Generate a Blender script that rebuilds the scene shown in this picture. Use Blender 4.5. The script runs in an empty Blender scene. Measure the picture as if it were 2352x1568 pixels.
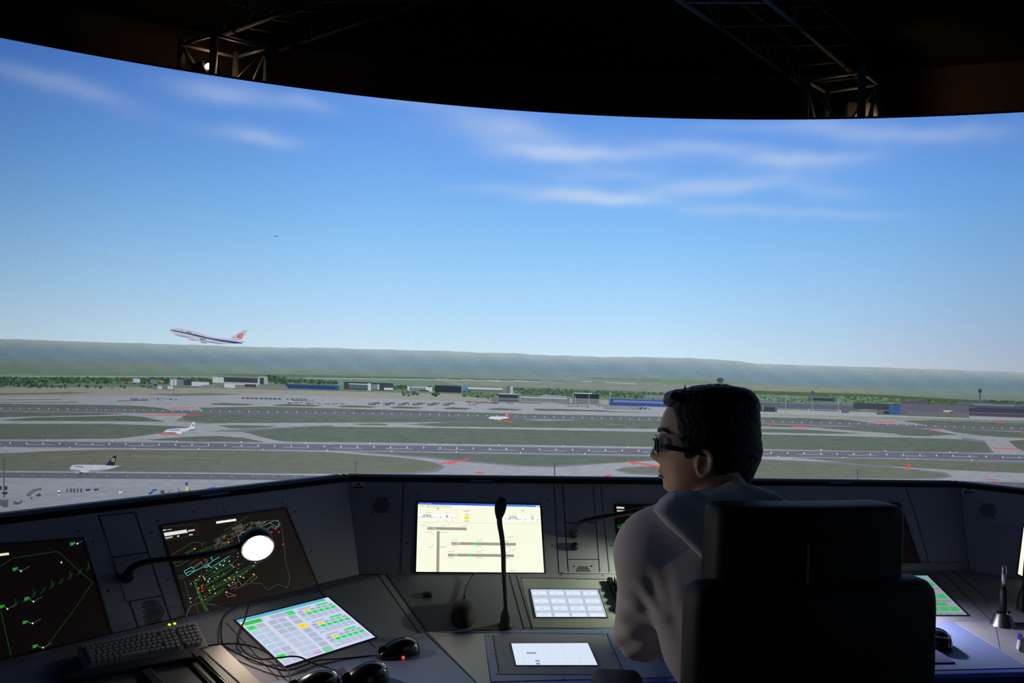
import bpy, bmesh, math, random
import numpy as np
from mathutils import Vector, Matrix
from mathutils.geometry import tessellate_polygon

# ------------------------------------------------------------------ camera, world, exposure
SC = bpy.context.scene
C = SC.collection
W, H, F = 2352, 1568, 1882.0
ROLL = math.radians(1.87)
PITCH = math.atan(32.5 * math.cos(ROLL) / F)
CZ = 1.45
cam_data = bpy.data.cameras.new('camera')
cam_data.sensor_width = 36.0
cam_data.lens = 36.0 * F / W
cam_data.clip_start = 0.02
cam = bpy.data.objects.new('camera', cam_data)
C.objects.link(cam)
_cr, _sr, _cp, _sp = math.cos(ROLL), math.sin(ROLL), math.cos(PITCH), math.sin(PITCH)
_right = Vector((_cr, -(_sr * _sp), _sr * _cp))
_up = Vector((-_sr, -_cr * _sp, _cr * _cp))
_fwd = Vector((0, _cp, _sp))
cam.matrix_world = Matrix(((_right.x, _up.x, -_fwd.x, 0), (_right.y, _up.y, -_fwd.y, 0),
                           (_right.z, _up.z, -_fwd.z, CZ), (0, 0, 0, 1)))
SC.camera = cam
SC.view_settings.view_transform = 'Standard'
SC.view_settings.look = 'None'
SC.view_settings.exposure = 0.0
SC.view_settings.gamma = 1.0
SC.view_settings.use_curve_mapping = False
world = bpy.data.worlds.new('world')
SC.world = world
world.use_nodes = True
world.node_tree.nodes['Background'].inputs[0].default_value = (0.0005, 0.0005, 0.0006, 1)

# ------------------------------------------------------------------ measuring helpers
def ray(x, y):
    u = (x - W / 2) / F; v = -(y - H / 2) / F
    return _fwd + _right * u + _up * v
def onz(x, y, z):
    r = ray(x, y); t = (z - CZ) / r.z
    return Vector((r.x * t, r.y * t, z))
def ony(x, y, d):
    r = ray(x, y); t = d / r.y
    return Vector((r.x * t, d, CZ + r.z * t))
def proj(p):
    d = Vector(p) - Vector((0, 0, CZ)); f_ = d.dot(_fwd)
    if f_ < 0.05: return None
    return (W / 2 + d.dot(_right) / f_ * F, H / 2 - d.dot(_up) / f_ * F)
class Plane:
    def __init__(s, a, b, c):
        s.o = Vector(a); n = (Vector(b) - s.o).cross(Vector(c) - s.o).normalized()
        if n.dot(Vector((0, 0, CZ)) - s.o) < 0: n = -n
        s.n = n
    def at(s, x, y, off=0.0):
        r = ray(x, y); o = Vector((0, 0, CZ))
        t = (s.o + s.n * off - o).dot(s.n) / r.dot(s.n)
        return o + r * t
def lin(c):
    return tuple((v / 255 / 12.92) if v / 255 <= .04045 else ((v / 255 + .055) / 1.055) ** 2.4 for v in c[:3])

# ------------------------------------------------------------------ materials
MATS = {}
def mat(name, rgb, rough=.6, metal=0., bump=0., scale=60., vary=0., spec=.5, coat=0., sheen=0.):
    """principled surface with procedural colour variation and bump; rgb is linear albedo"""
    if name in MATS: return MATS[name]
    m = bpy.data.materials.new(name); m.use_nodes = True; MATS[name] = m
    nt = m.node_tree; b = nt.nodes['Principled BSDF']
    b.inputs['Base Color'].default_value = (*rgb, 1)
    b.inputs['Roughness'].default_value = rough
    b.inputs['Metallic'].default_value = metal
    b.inputs['Specular IOR Level'].default_value = spec
    b.inputs['Coat Weight'].default_value = coat
    b.inputs['Sheen Weight'].default_value = sheen
    tc = nt.nodes.new('ShaderNodeTexCoord'); no = nt.nodes.new('ShaderNodeTexNoise')
    no.inputs['Scale'].default_value = scale; no.inputs['Detail'].default_value = 4
    nt.links.new(tc.outputs['Object'], no.inputs['Vector'])
    if vary:
        mr = nt.nodes.new('ShaderNodeMapRange')
        mr.inputs[3].default_value = 1 - vary; mr.inputs[4].default_value = 1 + vary
        nt.links.new(no.outputs['Fac'], mr.inputs[0])
        mx = nt.nodes.new('ShaderNodeMix'); mx.data_type = 'RGBA'; mx.blend_type = 'MULTIPLY'
        mx.inputs[0].default_value = 1; mx.inputs[6].default_value = (*rgb, 1)
        nt.links.new(mr.outputs[0], mx.inputs[7]); nt.links.new(mx.outputs[2], b.inputs['Base Color'])
    if bump:
        bp = nt.nodes.new('ShaderNodeBump'); bp.inputs['Strength'].default_value = bump
        bp.inputs['Distance'].default_value = .002
        nt.links.new(no.outputs['Fac'], bp.inputs['Height']); nt.links.new(bp.outputs[0], b.inputs['Normal'])
    return m
def emis(name, rgb, strength=1., sample=True, base=0.):
    if name in MATS: return MATS[name]
    m = bpy.data.materials.new(name); m.use_nodes = True; MATS[name] = m
    b = m.node_tree.nodes['Principled BSDF']
    b.inputs['Base Color'].default_value = (base, base, base, 1); b.inputs['Roughness'].default_value = .5
    b.inputs['Emission Color'].default_value = (*rgb, 1); b.inputs['Emission Strength'].default_value = strength
    if not sample: m.cycles.emission_sampling = 'NONE'
    return m
def glow(c):
    """a lit display pixel colour given as 0-255 values"""
    return emis('lit_%02x%02x%02x' % tuple(int(v) for v in c), lin(c), 1., sample=False)
def attr_emis(name, noise_scale=None, amount=.06, stretch=(1, 1, 1), grain=.05):
    """projected or displayed picture: colours stored in the mesh, broken up by noise"""
    m = bpy.data.materials.new(name); m.use_nodes = True; MATS[name] = m
    nt = m.node_tree; nt.nodes.clear()
    out = nt.nodes.new('ShaderNodeOutputMaterial'); e = nt.nodes.new('ShaderNodeEmission')
    a = nt.nodes.new('ShaderNodeAttribute'); a.attribute_name = 'Col'
    src = a.outputs['Color']
    tc = nt.nodes.new('ShaderNodeTexCoord')
    def mul(src, sc, amt, st):
        mp = nt.nodes.new('ShaderNodeMapping'); mp.inputs['Scale'].default_value = st
        no = nt.nodes.new('ShaderNodeTexNoise'); no.inputs['Scale'].default_value = sc; no.inputs['Detail'].default_value = 3
        nt.links.new(tc.outputs['Object'], mp.inputs[0]); nt.links.new(mp.outputs[0], no.inputs['Vector'])
        mr = nt.nodes.new('ShaderNodeMapRange'); mr.inputs[1].default_value = .3; mr.inputs[2].default_value = .7
        mr.inputs[3].default_value = 1 - amt; mr.inputs[4].default_value = 1 + amt
        nt.links.new(no.outputs['Fac'], mr.inputs[0])
        mx = nt.nodes.new('ShaderNodeMix'); mx.data_type = 'RGBA'; mx.blend_type = 'MULTIPLY'; mx.inputs[0].default_value = 1
        nt.links.new(src, mx.inputs[6]); nt.links.new(mr.outputs[0], mx.inputs[7])
        return mx.outputs[2]
    if noise_scale: src = mul(src, noise_scale, amount, stretch)
    if grain: src = mul(src, 170, grain, (1, 1, 1))
    nt.links.new(src, e.inputs[0]); e.inputs[1].default_value = 1
    nt.links.new(e.outputs[0], out.inputs[0])
    return m

# ------------------------------------------------------------------ object helpers
def tag(o, label=None, cat=None, group=None, kind=None):
    if label: o['label'] = label
    if cat: o['category'] = cat
    if group: o['group'] = group
    if kind: o['kind'] = kind
    return o
def empty(name, loc, label=None, cat=None, rz=0., group=None):
    o = bpy.data.objects.new(name, None); C.objects.link(o)
    o.empty_display_size = .05
    o.location = loc; o.rotation_euler = (0, 0, rz)
    return tag(o, label, cat, group)
class MB:
    """collects shapes into one mesh"""
    def __init__(s): s.v = []; s.f = []; s.m = []; s.c = []; s.mats = []; s.sm = []
    def _mi(s, m):
        if m not in s.mats: s.mats.append(m)
        return s.mats.index(m)
    def add(s, vs, fs, m, cols=None, smooth=False):
        n = len(s.v); s.v += [tuple(v) for v in vs]
        s.c += list(cols) if cols is not None else [(1, 1, 1)] * len(vs)
        i = s._mi(m)
        for f in fs: s.f.append([n + k for k in f]); s.m.append(i); s.sm.append(smooth)
        return s
    def box(s, c, size, m, rot=None, M=None):
        x, y, z = (v / 2 for v in size)
        vs = [Vector((a * x, b * y, d * z)) for a in (-1, 1) for b in (-1, 1) for d in (-1, 1)]
        if rot is not None: vs = [rot @ v for v in vs]
        vs = [v + Vector(c) for v in vs]
        if M is not None: vs = [M @ v for v in vs]
        return s.add(vs, [(0, 1, 3, 2), (4, 6, 7, 5), (0, 4, 5, 1), (2, 3, 7, 6), (0, 2, 6, 4), (1, 5, 7, 3)], m)
    def rbox(s, c, size, r, m, rot=None, seg=3, smooth=True):
        """rounded box"""
        bm = bmesh.new(); bmesh.ops.create_cube(bm, size=1)
        bmesh.ops.scale(bm, vec=size, verts=bm.verts)
        bmesh.ops.bevel(bm, geom=list(bm.edges), offset=min(r, min(size) * .49), segments=seg, profile=.5, affect='EDGES')
        bm.verts.index_update()
        vs = [v.co.copy() for v in bm.verts]
        if rot is not None: vs = [rot @ v for v in vs]
        vs = [v + Vector(c) for v in vs]
        fs = [[v.index for v in f.verts] for f in bm.faces]; bm.free()
        return s.add(vs, fs, m, smooth=smooth)
    def prism(s, pts, off, m):
        """closed polygon pts swept by vector off"""
        n = len(pts); off = Vector(off)
        vs = [Vector(p) for p in pts] + [Vector(p) + off for p in pts]
        fs = [list(range(n))[::-1], list(range(n, 2 * n))] + [[i, (i + 1) % n, n + (i + 1) % n, n + i] for i in range(n)]
        return s.add(vs, fs, m)
    def tube(s, pts, rad, m, n=10, caps=True):
        pts = [Vector(p) for p in pts]
        rads = rad if isinstance(rad, (list, tuple)) else [rad] * len(pts)
        vs = []; fs = []; ref = None
        for i, p in enumerate(pts):
            t = (pts[min(i + 1, len(pts) - 1)] - pts[max(i - 1, 0)]).normalized()
            if ref is None:
                ref = Vector((0, 0, 1)) if abs(t.z) < .9 else Vector((1, 0, 0))
            a = (ref - t * ref.dot(t)).normalized(); b = t.cross(a); ref = a
            for k in range(n):
                an = 2 * math.pi * k / n
                vs.append(p + (a * math.cos(an) + b * math.sin(an)) * rads[i])
        for i in range(len(pts) - 1):
            for k in range(n):
                fs.append((i * n + k, i * n + (k + 1) % n, (i + 1) * n + (k + 1) % n, (i + 1) * n + k))
        if caps: fs.append(list(range(n))[::-1]); fs.append([(len(pts) - 1) * n + k for k in range(n)])
        return s.add(vs, fs, m, smooth=True)
    def lathe(s, prof, m, axis=None, o=(0, 0, 0), n=24):
        """prof: (radius, height) pairs, turned about axis from o"""
        ax = Vector(axis or (0, 0, 1)).normalized()
        a = ax.orthogonal().normalized(); b = ax.cross(a); o = Vector(o); vs = []; fs = []
        for r, h in prof:
            for k in range(n):
                an = 2 * math.pi * k / n
                vs.append(o + ax * h + (a * math.cos(an) + b * math.sin(an)) * max(r, 1e-5))
        for i in range(len(prof) - 1):
            for k in range(n):
                fs.append((i * n + k, i * n + (k + 1) % n, (i + 1) * n + (k + 1) % n, (i + 1) * n + k))
        fs.append(list(range(n))[::-1]); fs.append([(len(prof) - 1) * n + k for k in range(n)])
        return s.add(vs, fs, m, smooth=True)
    def build(s, name, parent=None, label=None, bevel=0., world=True):
        me = bpy.data.meshes.new(name); me.from_pydata(s.v, [], s.f)
        for m in s.mats: me.materials.append(m)
        me.polygons.foreach_set('material_index', s.m)
        me.polygons.foreach_set('use_smooth', s.sm)
        if any(c != (1, 1, 1) for c in s.c[:20000:7]) or (s.c and s.c[0] != (1, 1, 1)):
            at = me.color_attributes.new('Col', 'FLOAT_COLOR', 'POINT')
            at.data.foreach_set('color', np.c_[np.array(s.c, dtype=np.float32), np.ones(len(s.c), np.float32)].ravel())
        me.update(); me.validate()
        o = bpy.data.objects.new(name, me); C.objects.link(o)
        if parent is not None:
            o.parent = parent
            if world:
                o.matrix_parent_inverse = parent_mat(parent).inverted()
        if bevel:
            b = o.modifiers.new('bevel', 'BEVEL'); b.width = bevel; b.segments = 2; b.limit_method = 'ANGLE'
        if label: o['label'] = label
        return o
def parent_mat(o):
    m = Matrix.LocRotScale(o.location, o.rotation_euler, o.scale)
    if o.parent: m = parent_mat(o.parent) @ o.matrix_parent_inverse @ m
    return m
def smooth_path(pts, n=8):
    """Catmull-Rom through the points"""
    p = [Vector(q) for q in pts]; p = [p[0] * 2 - p[1]] + p + [p[-1] * 2 - p[-2]]; out = []
    for i in range(1, len(p) - 2):
        for k in range(n):
            t = k / n
            out.append(.5 * ((2 * p[i]) + (p[i + 1] - p[i - 1]) * t + (2 * p[i - 1] - 5 * p[i] + 4 * p[i + 1] - p[i + 2]) * t * t
                             + (3 * p[i] - p[i - 1] - 3 * p[i + 1] + p[i + 2]) * t ** 3))
    return out + [p[-2]]
_TXT = {}
def text_geo(s, bold=False):
    """outline of a string as flat triangles, cap height 1, starting at x=0"""
    if s in _TXT: return _TXT[s]
    cu = bpy.data.curves.new('txt', 'FONT'); cu.body = s; cu.size = 1; cu.resolution_u = 2
    o = bpy.data.objects.new('txt', cu); C.objects.link(o)
    dg = bpy.context.evaluated_depsgraph_get(); me = bpy.data.meshes.new_from_object(o.evaluated_get(dg))
    vs = [(v.co.x, v.co.y) for v in me.vertices]; fs = [list(p.vertices) for p in me.polygons]
    bpy.data.objects.remove(o); bpy.data.curves.remove(cu); bpy.data.meshes.remove(me)
    if vs:
        x0 = min(v[0] for v in vs); x1 = max(v[0] for v in vs); y0 = min(v[1] for v in vs); h = max(v[1] for v in vs) - y0
        vs = [((x - x0) / h, (y - y0) / h) for x, y in vs]; w = (x1 - x0) / h
    else: w = 1
    _TXT[s] = (vs, fs, w); return _TXT[s]
def add_text(mb, s, m, fn, x, y, hgt, width=None):
    """fn maps (x, y) with y downwards to 3D; text spans hgt units high, optional total width"""
    vs, fs, w = text_geo(s)
    if not vs: return
    sx = hgt if width is None else width / w
    mb.add([fn(x + a * sx, y - b * hgt) for a, b in vs], fs, m)
# ------------------------------------------------------------------ curved projection screen and its picture
HS = 1.30                                   # top of the screen above eye level
CX, CY, RS = 0.55325426 * HS, -0.92945429 * HS, 4.29595532 * HS
def scr(x, y, layer=0.):
    """point of the screen surface seen at photo pixel x, y, brought 1 mm forward per layer"""
    r = ray(x, y); R = RS - .001 * layer
    a = r.x ** 2 + r.y ** 2; b = -2 * (r.x * CX + r.y * CY); c = CX ** 2 + CY ** 2 - R * R
    t = (-b + math.sqrt(b * b - 4 * a * c)) / (2 * a)
    return Vector((r.x * t, r.y * t, CZ + r.z * t))
def azf(x):
    """projector brightness falls off towards both sides of the picture"""
    x = max(-900, min(3200, x))
    return float(np.interp(x, [-900, 0, 300, 800, 1500, 2000, 2352, 3200], [.44, .68, .80, .98, 1., .93, .82, .5]))
def yhor(x): return 777.6 + .0331 * x
screen = empty('projection_screen', (CX, CY, 0), 'huge curved projection screen showing an airport and blue sky with thin clouds', 'screen')
M_SKY = attr_emis('projected_sky', None, grain=.035)
M_PIC = attr_emis('projected_picture', 26, .05, (1, 1, 4), grain=.05)
M_PIC.cycles.emission_sampling = 'NONE'
M_GRASS = attr_emis('projected_grass', 16, .10, (1, 1, 8), grain=.08)
M_GRASS.cycles.emission_sampling = 'NONE'

CLOUDS = [  # x, y, half length, half thickness, slope degrees, strength
 (110,185,150,20,14,.20),(210,215,90,16,14,.16),(60,165,90,14,10,.12),
 (510,215,80,18,9,.28),(470,205,110,26,8,.14),(700,238,60,15,14,.24),(620,225,120,20,9,.10),
 (600,318,70,13,8,.36),(560,305,130,18,8,.12),(450,492,40,9,6,.07),(300,260,100,16,12,.05),
 (960,238,120,12,6,.16),(1150,285,90,26,10,.24),(1210,300,130,22,14,.20),(1120,310,160,30,12,.12),
 (1280,350,90,13,4,.42),(1330,355,170,18,2,.28),(1450,352,140,12,1,.18),(1200,340,140,30,14,.12),
 (1620,338,110,11,1,.30),(1560,330,170,20,2,.12),(1420,400,110,13,1,.22),(1320,410,80,12,1,.10),
 (1350,452,130,13,2,.52),(1420,460,110,10,3,.30),(1290,440,110,14,4,.22),(1140,430,60,10,1,.16),(1050,432,50,8,0,.10),
 (1620,432,120,14,-2,.30),(1700,418,120,16,-4,.26),(1560,440,120,20,-1,.14),(1780,365,90,16,2,.34),(1900,362,120,13,-2,.26),
 (1850,375,150,22,0,.14),(1840,420,70,18,8,.16),(1920,445,80,14,4,.18),(1640,484,80,11,2,.26),(1740,478,110,9,1,.14),
 (1860,492,130,9,2,.24),(2000,492,90,8,2,.12),(1940,298,120,22,4,.20),(1880,290,120,18,2,.14),(2080,310,140,14,0,.20),
 (2230,300,100,16,-4,.20),(2150,320,170,16,0,.10),(1700,292,120,10,0,.14),(850,575,50,8,2,.05),(1810,592,60,8,1,.07),(260,575,70,10,4,.06)]
def sky_cols(P):
    z = (P[:, 2] - CZ) / HS
    T = [-.2, 0, .08, .2, .35, .5, .68, .85, 1.0]
    S = [(202,228,244),(202,228,244),(191,223,246),(173,215,248),(153,204,247),(136,191,244),(119,175,239),(107,161,234),(97,149,228)]
    L = np.array([lin(c) for c in S]); col = np.stack([np.interp(z, T, L[:, k]) for k in range(3)], 1)
    d = P - np.array([0, 0, CZ]); fw = d @ np.array(_fwd); ok = fw > .3
    fw = np.where(ok, fw, 1.); px = W / 2 + d @ np.array(_right) / fw * F; py = H / 2 - d @ np.array(_up) / fw * F
    side = np.where(P[:, 0] > CX, 3200, -900); px = np.where(ok, px, side)
    az = np.interp(px, [-900, 0, 300, 800, 1500, 2000, 2352, 3200], [.5, .74, .86, .99, 1.03, .97, .88, .55])
    deep = 1 - .22 * np.clip(z, 0, 1) * np.clip((900 - px) / 900, 0, 1.2)
    col = col * (az * deep)[:, None] * np.stack([deep ** 1.0, deep ** .6, np.ones_like(deep)], 1)
    a = np.zeros(len(P))
    for x, y, sx, sy, an, s in CLOUDS:
        c_, s_ = math.cos(math.radians(an)), math.sin(math.radians(an))
        u = ((px - x) * c_ + (py - y) * s_) / sx; v = (-(px - x) * s_ + (py - y) * c_) / sy
        wig = .25 * np.sin(px * .03 + y) + .15 * np.sin(px * .071 + x)
        a = a + s * np.exp(-(u * u) * .9 - (v + wig) ** 2 * .8) * ok
    a = np.clip(a * .85, 0, .62)[:, None]
    cl = np.array(lin((205, 218, 238))) * az[:, None]
    rt = np.clip((px - 1500) / 800, 0, 1.2) * np.clip(1 - z * 1.4, 0, 1)
    col = col * np.stack([1 - .17 * rt, 1 - .27 * rt, 1 - .24 * rt], 1) * (1 - .06 * np.clip((px - 1900) / 400, 0, 1))[:, None]
    return col * (1 - a) + cl * a
def cyl_grid(name, t0, t1, nt, z0, z1, nz, m, colfn, layer=0, parent=screen):
    th = np.linspace(t0, t1, nt + 1); zz = np.linspace(z0, z1, nz + 1)
    R = RS - .001 * layer
    A, B = np.meshgrid(th, zz, indexing='ij')
    P = np.stack([CX + R * np.sin(A), CY + R * np.cos(A), B], -1).reshape(-1, 3)
    fs = [(i * (nz + 1) + j, i * (nz + 1) + j + 1, (i + 1) * (nz + 1) + j + 1, (i + 1) * (nz + 1) + j) for i in range(nt) for j in range(nz)]
    mb = MB(); mb.add([tuple(p) for p in P], fs, m, cols=[tuple(c) for c in colfn(P)])
    return mb.build(name, parent)
THA = math.radians(118)
cyl_grid('sky_picture', -THA, THA, 420, CZ - .07, CZ + HS, 70, M_SKY, sky_cols)
# ground picture: banded colours by height below the horizon
def ground_cols(P):
    d = P - np.array([0, 0, CZ]); fw = d @ np.array(_fwd); ok = fw > .3; fw = np.where(ok, fw, 1.)
    px = np.where(ok, W / 2 + d @ np.array(_right) / fw * F, np.where(P[:, 0] > CX, 3000, -600))
    hd = np.hypot(P[:, 0], P[:, 1]); dy = (CZ - P[:, 2]) / hd * F
    D = [0, 6, 18, 38, 47, 55, 75, 86, 92, 110, 118, 200, 280, 400]
    S = [(165,180,186),(150,168,178),(124,147,162),(116,142,158),(110,136,142),(112,138,128),(102,134,112),(100,120,104),(110,124,112),(148,153,152),
         (150,156,164),(152,159,168),(148,154,166),(136,142,158)]
    L = np.array([lin(c) for c in S]); col = np.stack([np.interp(dy, D, L[:, k]) for k in range(3)], 1)
    az = np.interp(px, [-900, 0, 300, 800, 1500, 2000, 2352, 3200], [.44, .72, .83, 1, 1.03, .93, .83, .5])
    n = 1 + .05 * np.sin(px * .021 + dy * .9) * np.sin(px * .053 - dy * .4) * (dy < 120)
    return col * (az * n)[:, None]
cyl_grid('ground_picture', -THA, THA, 300, .35, CZ - .0, 110, M_GRASS, ground_cols, layer=1)
M_GRASS.cycles.emission_sampling = 'NONE'
# hill line above the geometric horizon
def clipx(poly, lo, hi):
    def half(pl, s, x0):
        out = []
        for i, p in enumerate(pl):
            q = pl[(i + 1) % len(pl)]; a = s * (p[0] - x0) >= 0; b = s * (q[0] - x0) >= 0
            if a: out.append(p)
            if a != b:
                t = (x0 - p[0]) / (q[0] - p[0]); out.append((x0, p[1] + t * (q[1] - p[1])))
        return out
    return half(half(poly, 1, lo), -1, hi)
def poly(mb, pts, c, layer, m=None, shade=True, step=60):
    """flat polygon of the picture given in photo pixels, laid on the curved screen"""
    m = m or M_PIC; x0 = min(p[0] for p in pts); x1 = max(p[0] for p in pts)
    n = max(1, int(math.ceil((x1 - x0) / step)))
    for k in range(n):
        pc = clipx(pts, x0 + (x1 - x0) * k / n, x0 + (x1 - x0) * (k + 1) / n) if n > 1 else pts
        if len(pc) < 3: continue
        tri = tessellate_polygon([[Vector((p[0], p[1], 0)) for p in pc]])
        mb.add([scr(p[0], p[1], layer) for p in pc], [list(t) for t in tri], m,
               cols=[tuple(v * (azf(p[0]) if shade else 1) for v in lin(c)) for p in pc])
def rect(mb, x0, y0, x1, y1, c, layer, sl=.033, **k):
    dy = (x1 - x0) * sl
    poly(mb, [(x0, y0), (x1, y0 + dy), (x1, y1 + dy), (x0, y1)], c, layer, **k)
def line(mb, pts, w, c, layer, **k):
    for a, b in zip(pts, pts[1:]):
        dx, dy = b[0] - a[0], b[1] - a[1]; L = math.hypot(dx, dy) or 1; nx, ny = -dy / L * w / 2, dx / L * w / 2
        poly(mb, [(a[0] + nx, a[1] + ny), (b[0] + nx, b[1] + ny), (b[0] - nx, b[1] - ny), (a[0] - nx, a[1] - ny)], c, layer, **k)
HILL = [(-500,760),(0,778),(90,780),(170,785),(300,787.5),(450,792),(600,797),(750,798.5),(900,803),(1000,805),(1100,809),(1180,811),(1250,815),(1380,819),
        (1500,820),(1580,822),(1640,825),(1690,828),(1740,836),(1850,840),(1950,841),(2100,846),(2250,851),(2352,855),(2800,870)]
mb = MB()
xs = np.arange(-500, 2800, 20)
hx = [p[0] for p in HILL]; hy = [p[1] for p in HILL]
HC = [(-3,(172,186,190)),(5,(160,177,184)),(14,(140,160,172)),(26,(122,146,162)),(40,(116,141,154)),(50,(122,141,142)),(60,(116,138,130)),(78,(106,130,115))]
for x0 in xs:
    x1 = x0 + 20; rows = []
    for x in (x0, x1):
        y = float(np.interp(x, hx, hy)) + .5 * math.sin(x * .11) + .4 * math.sin(x * .27); yb = yhor(x) + 78
        rows.append([(x, y + (yb - y) * k / 8) for k in range(9)])
    for k in range(8):
        a, b, c, d = rows[0][k], rows[1][k], rows[1][k + 1], rows[0][k + 1]
        cc = []
        for p in (a, b, c, d):
            t = p[1] - float(np.interp(p[0], hx, hy)) + 1
            col = [float(np.interp(t, [q[0] for q in HC], [q[1][i] for q in HC])) for i in range(3)]
            n = 1 + .06 * math.sin(p[0] * .013 + p[1] * .5) * math.sin(p[0] * .037)
            cc.append(tuple(v * n * azf(p[0]) for v in lin(col)))
        mb.add([scr(*p, 2) for p in (a, b, c, d)], [(0, 1, 2, 3)], M_PIC, cols=cc)
mb.build('hill_picture', screen)

GR, GR2, AS, RW, TX = (98, 110, 104), (108, 115, 106), (120, 124, 136), (106, 110, 125), (152, 158, 168)
mb = MB()
# pale fields and dark hedges beyond the airport
for a, b, c in [([(-400,858),(0,862),(500,864),(500,866),(0,865),(-400,861)],(140,158,138),0),
                ([(980,868),(1350,876),(1700,884),(1750,894),(1600,903),(1350,893),(1050,884)],(128,136,132),0),
                ([(480,858),(800,862),(1200,871),(1320,876),(1200,876),(800,869),(560,864)],(94,116,100),0),
                ([(1660,882),(1830,888),(1990,895),(2060,901),(1960,900),(1830,899),(1660,893)],(136,142,128),0),
                ([(1350,866),(1560,871),(1700,880),(1700,884),(1560,880),(1350,870)],(112,134,112),0),
                ([(1700,896),(2000,905),(2352,925),(2352,930),(2000,915),(1700,904)],(82,100,80),0)]:
    poly(mb, a, b, 3, m=M_GRASS)
for a in [[(700,868),(1000,872),(1240,876)],[(1120,874),(1150,876)],[(1335,876),(1360,875)],[(1390,878),(1460,881)]]:
    line(mb, a, 1.5, (165,178,180), 4)
# beige verge, then concrete apron
poly(mb, [(-500,876),(0,890),(300,889),(560,893),(1000,904),(1500,922),(1700,934),(1700,944),(1500,945),(1000,925),(560,913),(0,912),(-500,905)], (146,148,142), 3)
poly(mb, [(-500,902),(0,911),(300,908),(620,905),(1000,920),(1530,936),(1530,955),(1000,945),(600,932),(0,930),(-500,925)], (152,158,168), 4)
poly(mb, [(-500,905),(90,902),(150,900),(215,901),(150,905),(80,906),(-500,912)], (110,120,104), 5)
poly(mb, [(330,905),(480,902),(560,906),(480,908),(400,909)], (112,122,106), 5)
poly(mb, [(1690,938),(2352,957),(2800,972),(2800,982),(2352,966),(1690,948)], (158,164,172), 4)
# runways and taxiways
poly(mb, [(-500,930),(0,936),(300,940),(600,944),(900,949),(1200,955),(1530,963),(1740,966),(2000,972),(2200,979),(2352,982),(2800,995),(2800,1005),(2352,990),(2200,986),(2000,980),(1740,972),(1500,968),(1200,962),(900,957),(600,952),(300,948),(0,943),(-500,938)], RW, 7)
poly(mb, [(-500,1006),(0,1011),(600,1017),(1100,1023),(1500,1029),(1740,1033),(2100,1038),(2352,1043),(2800,1054),(2800,1072),(2352,1060),(2100,1052),(1740,1048),(1500,1045),(1100,1039),(600,1032),(0,1026),(-500,1020)], RW, 7)
poly(mb, [(-500,1078),(0,1085),(500,1088),(800,1093),(1500,1098),(1840,1099),(2180,1103),(2352,1108),(2800,1120),(2800,1140),(2352,1124),(2180,1117),(1500,1112),(1000,1106),(500,1101),(0,1097),(-500,1091)], (104,108,122), 7)
line(mb, [(-500,1075),(0,1082.5),(500,1086.5),(800,1091.5)], 2.5, (160,166,176), 8)
line(mb, [(1720,1100),(2180,1102)], 3, (170,176,186), 8)
for y in (1012, 1027):
    line(mb, [(-500,y-5),(0,y),(600,y+6.3),(1100,y+12),(1500,y+18),(1740,y+21.5),(2100,y+26),(2352,y+32),(2800,y+43)], 1.3, (150,154,166), 8)
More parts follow.
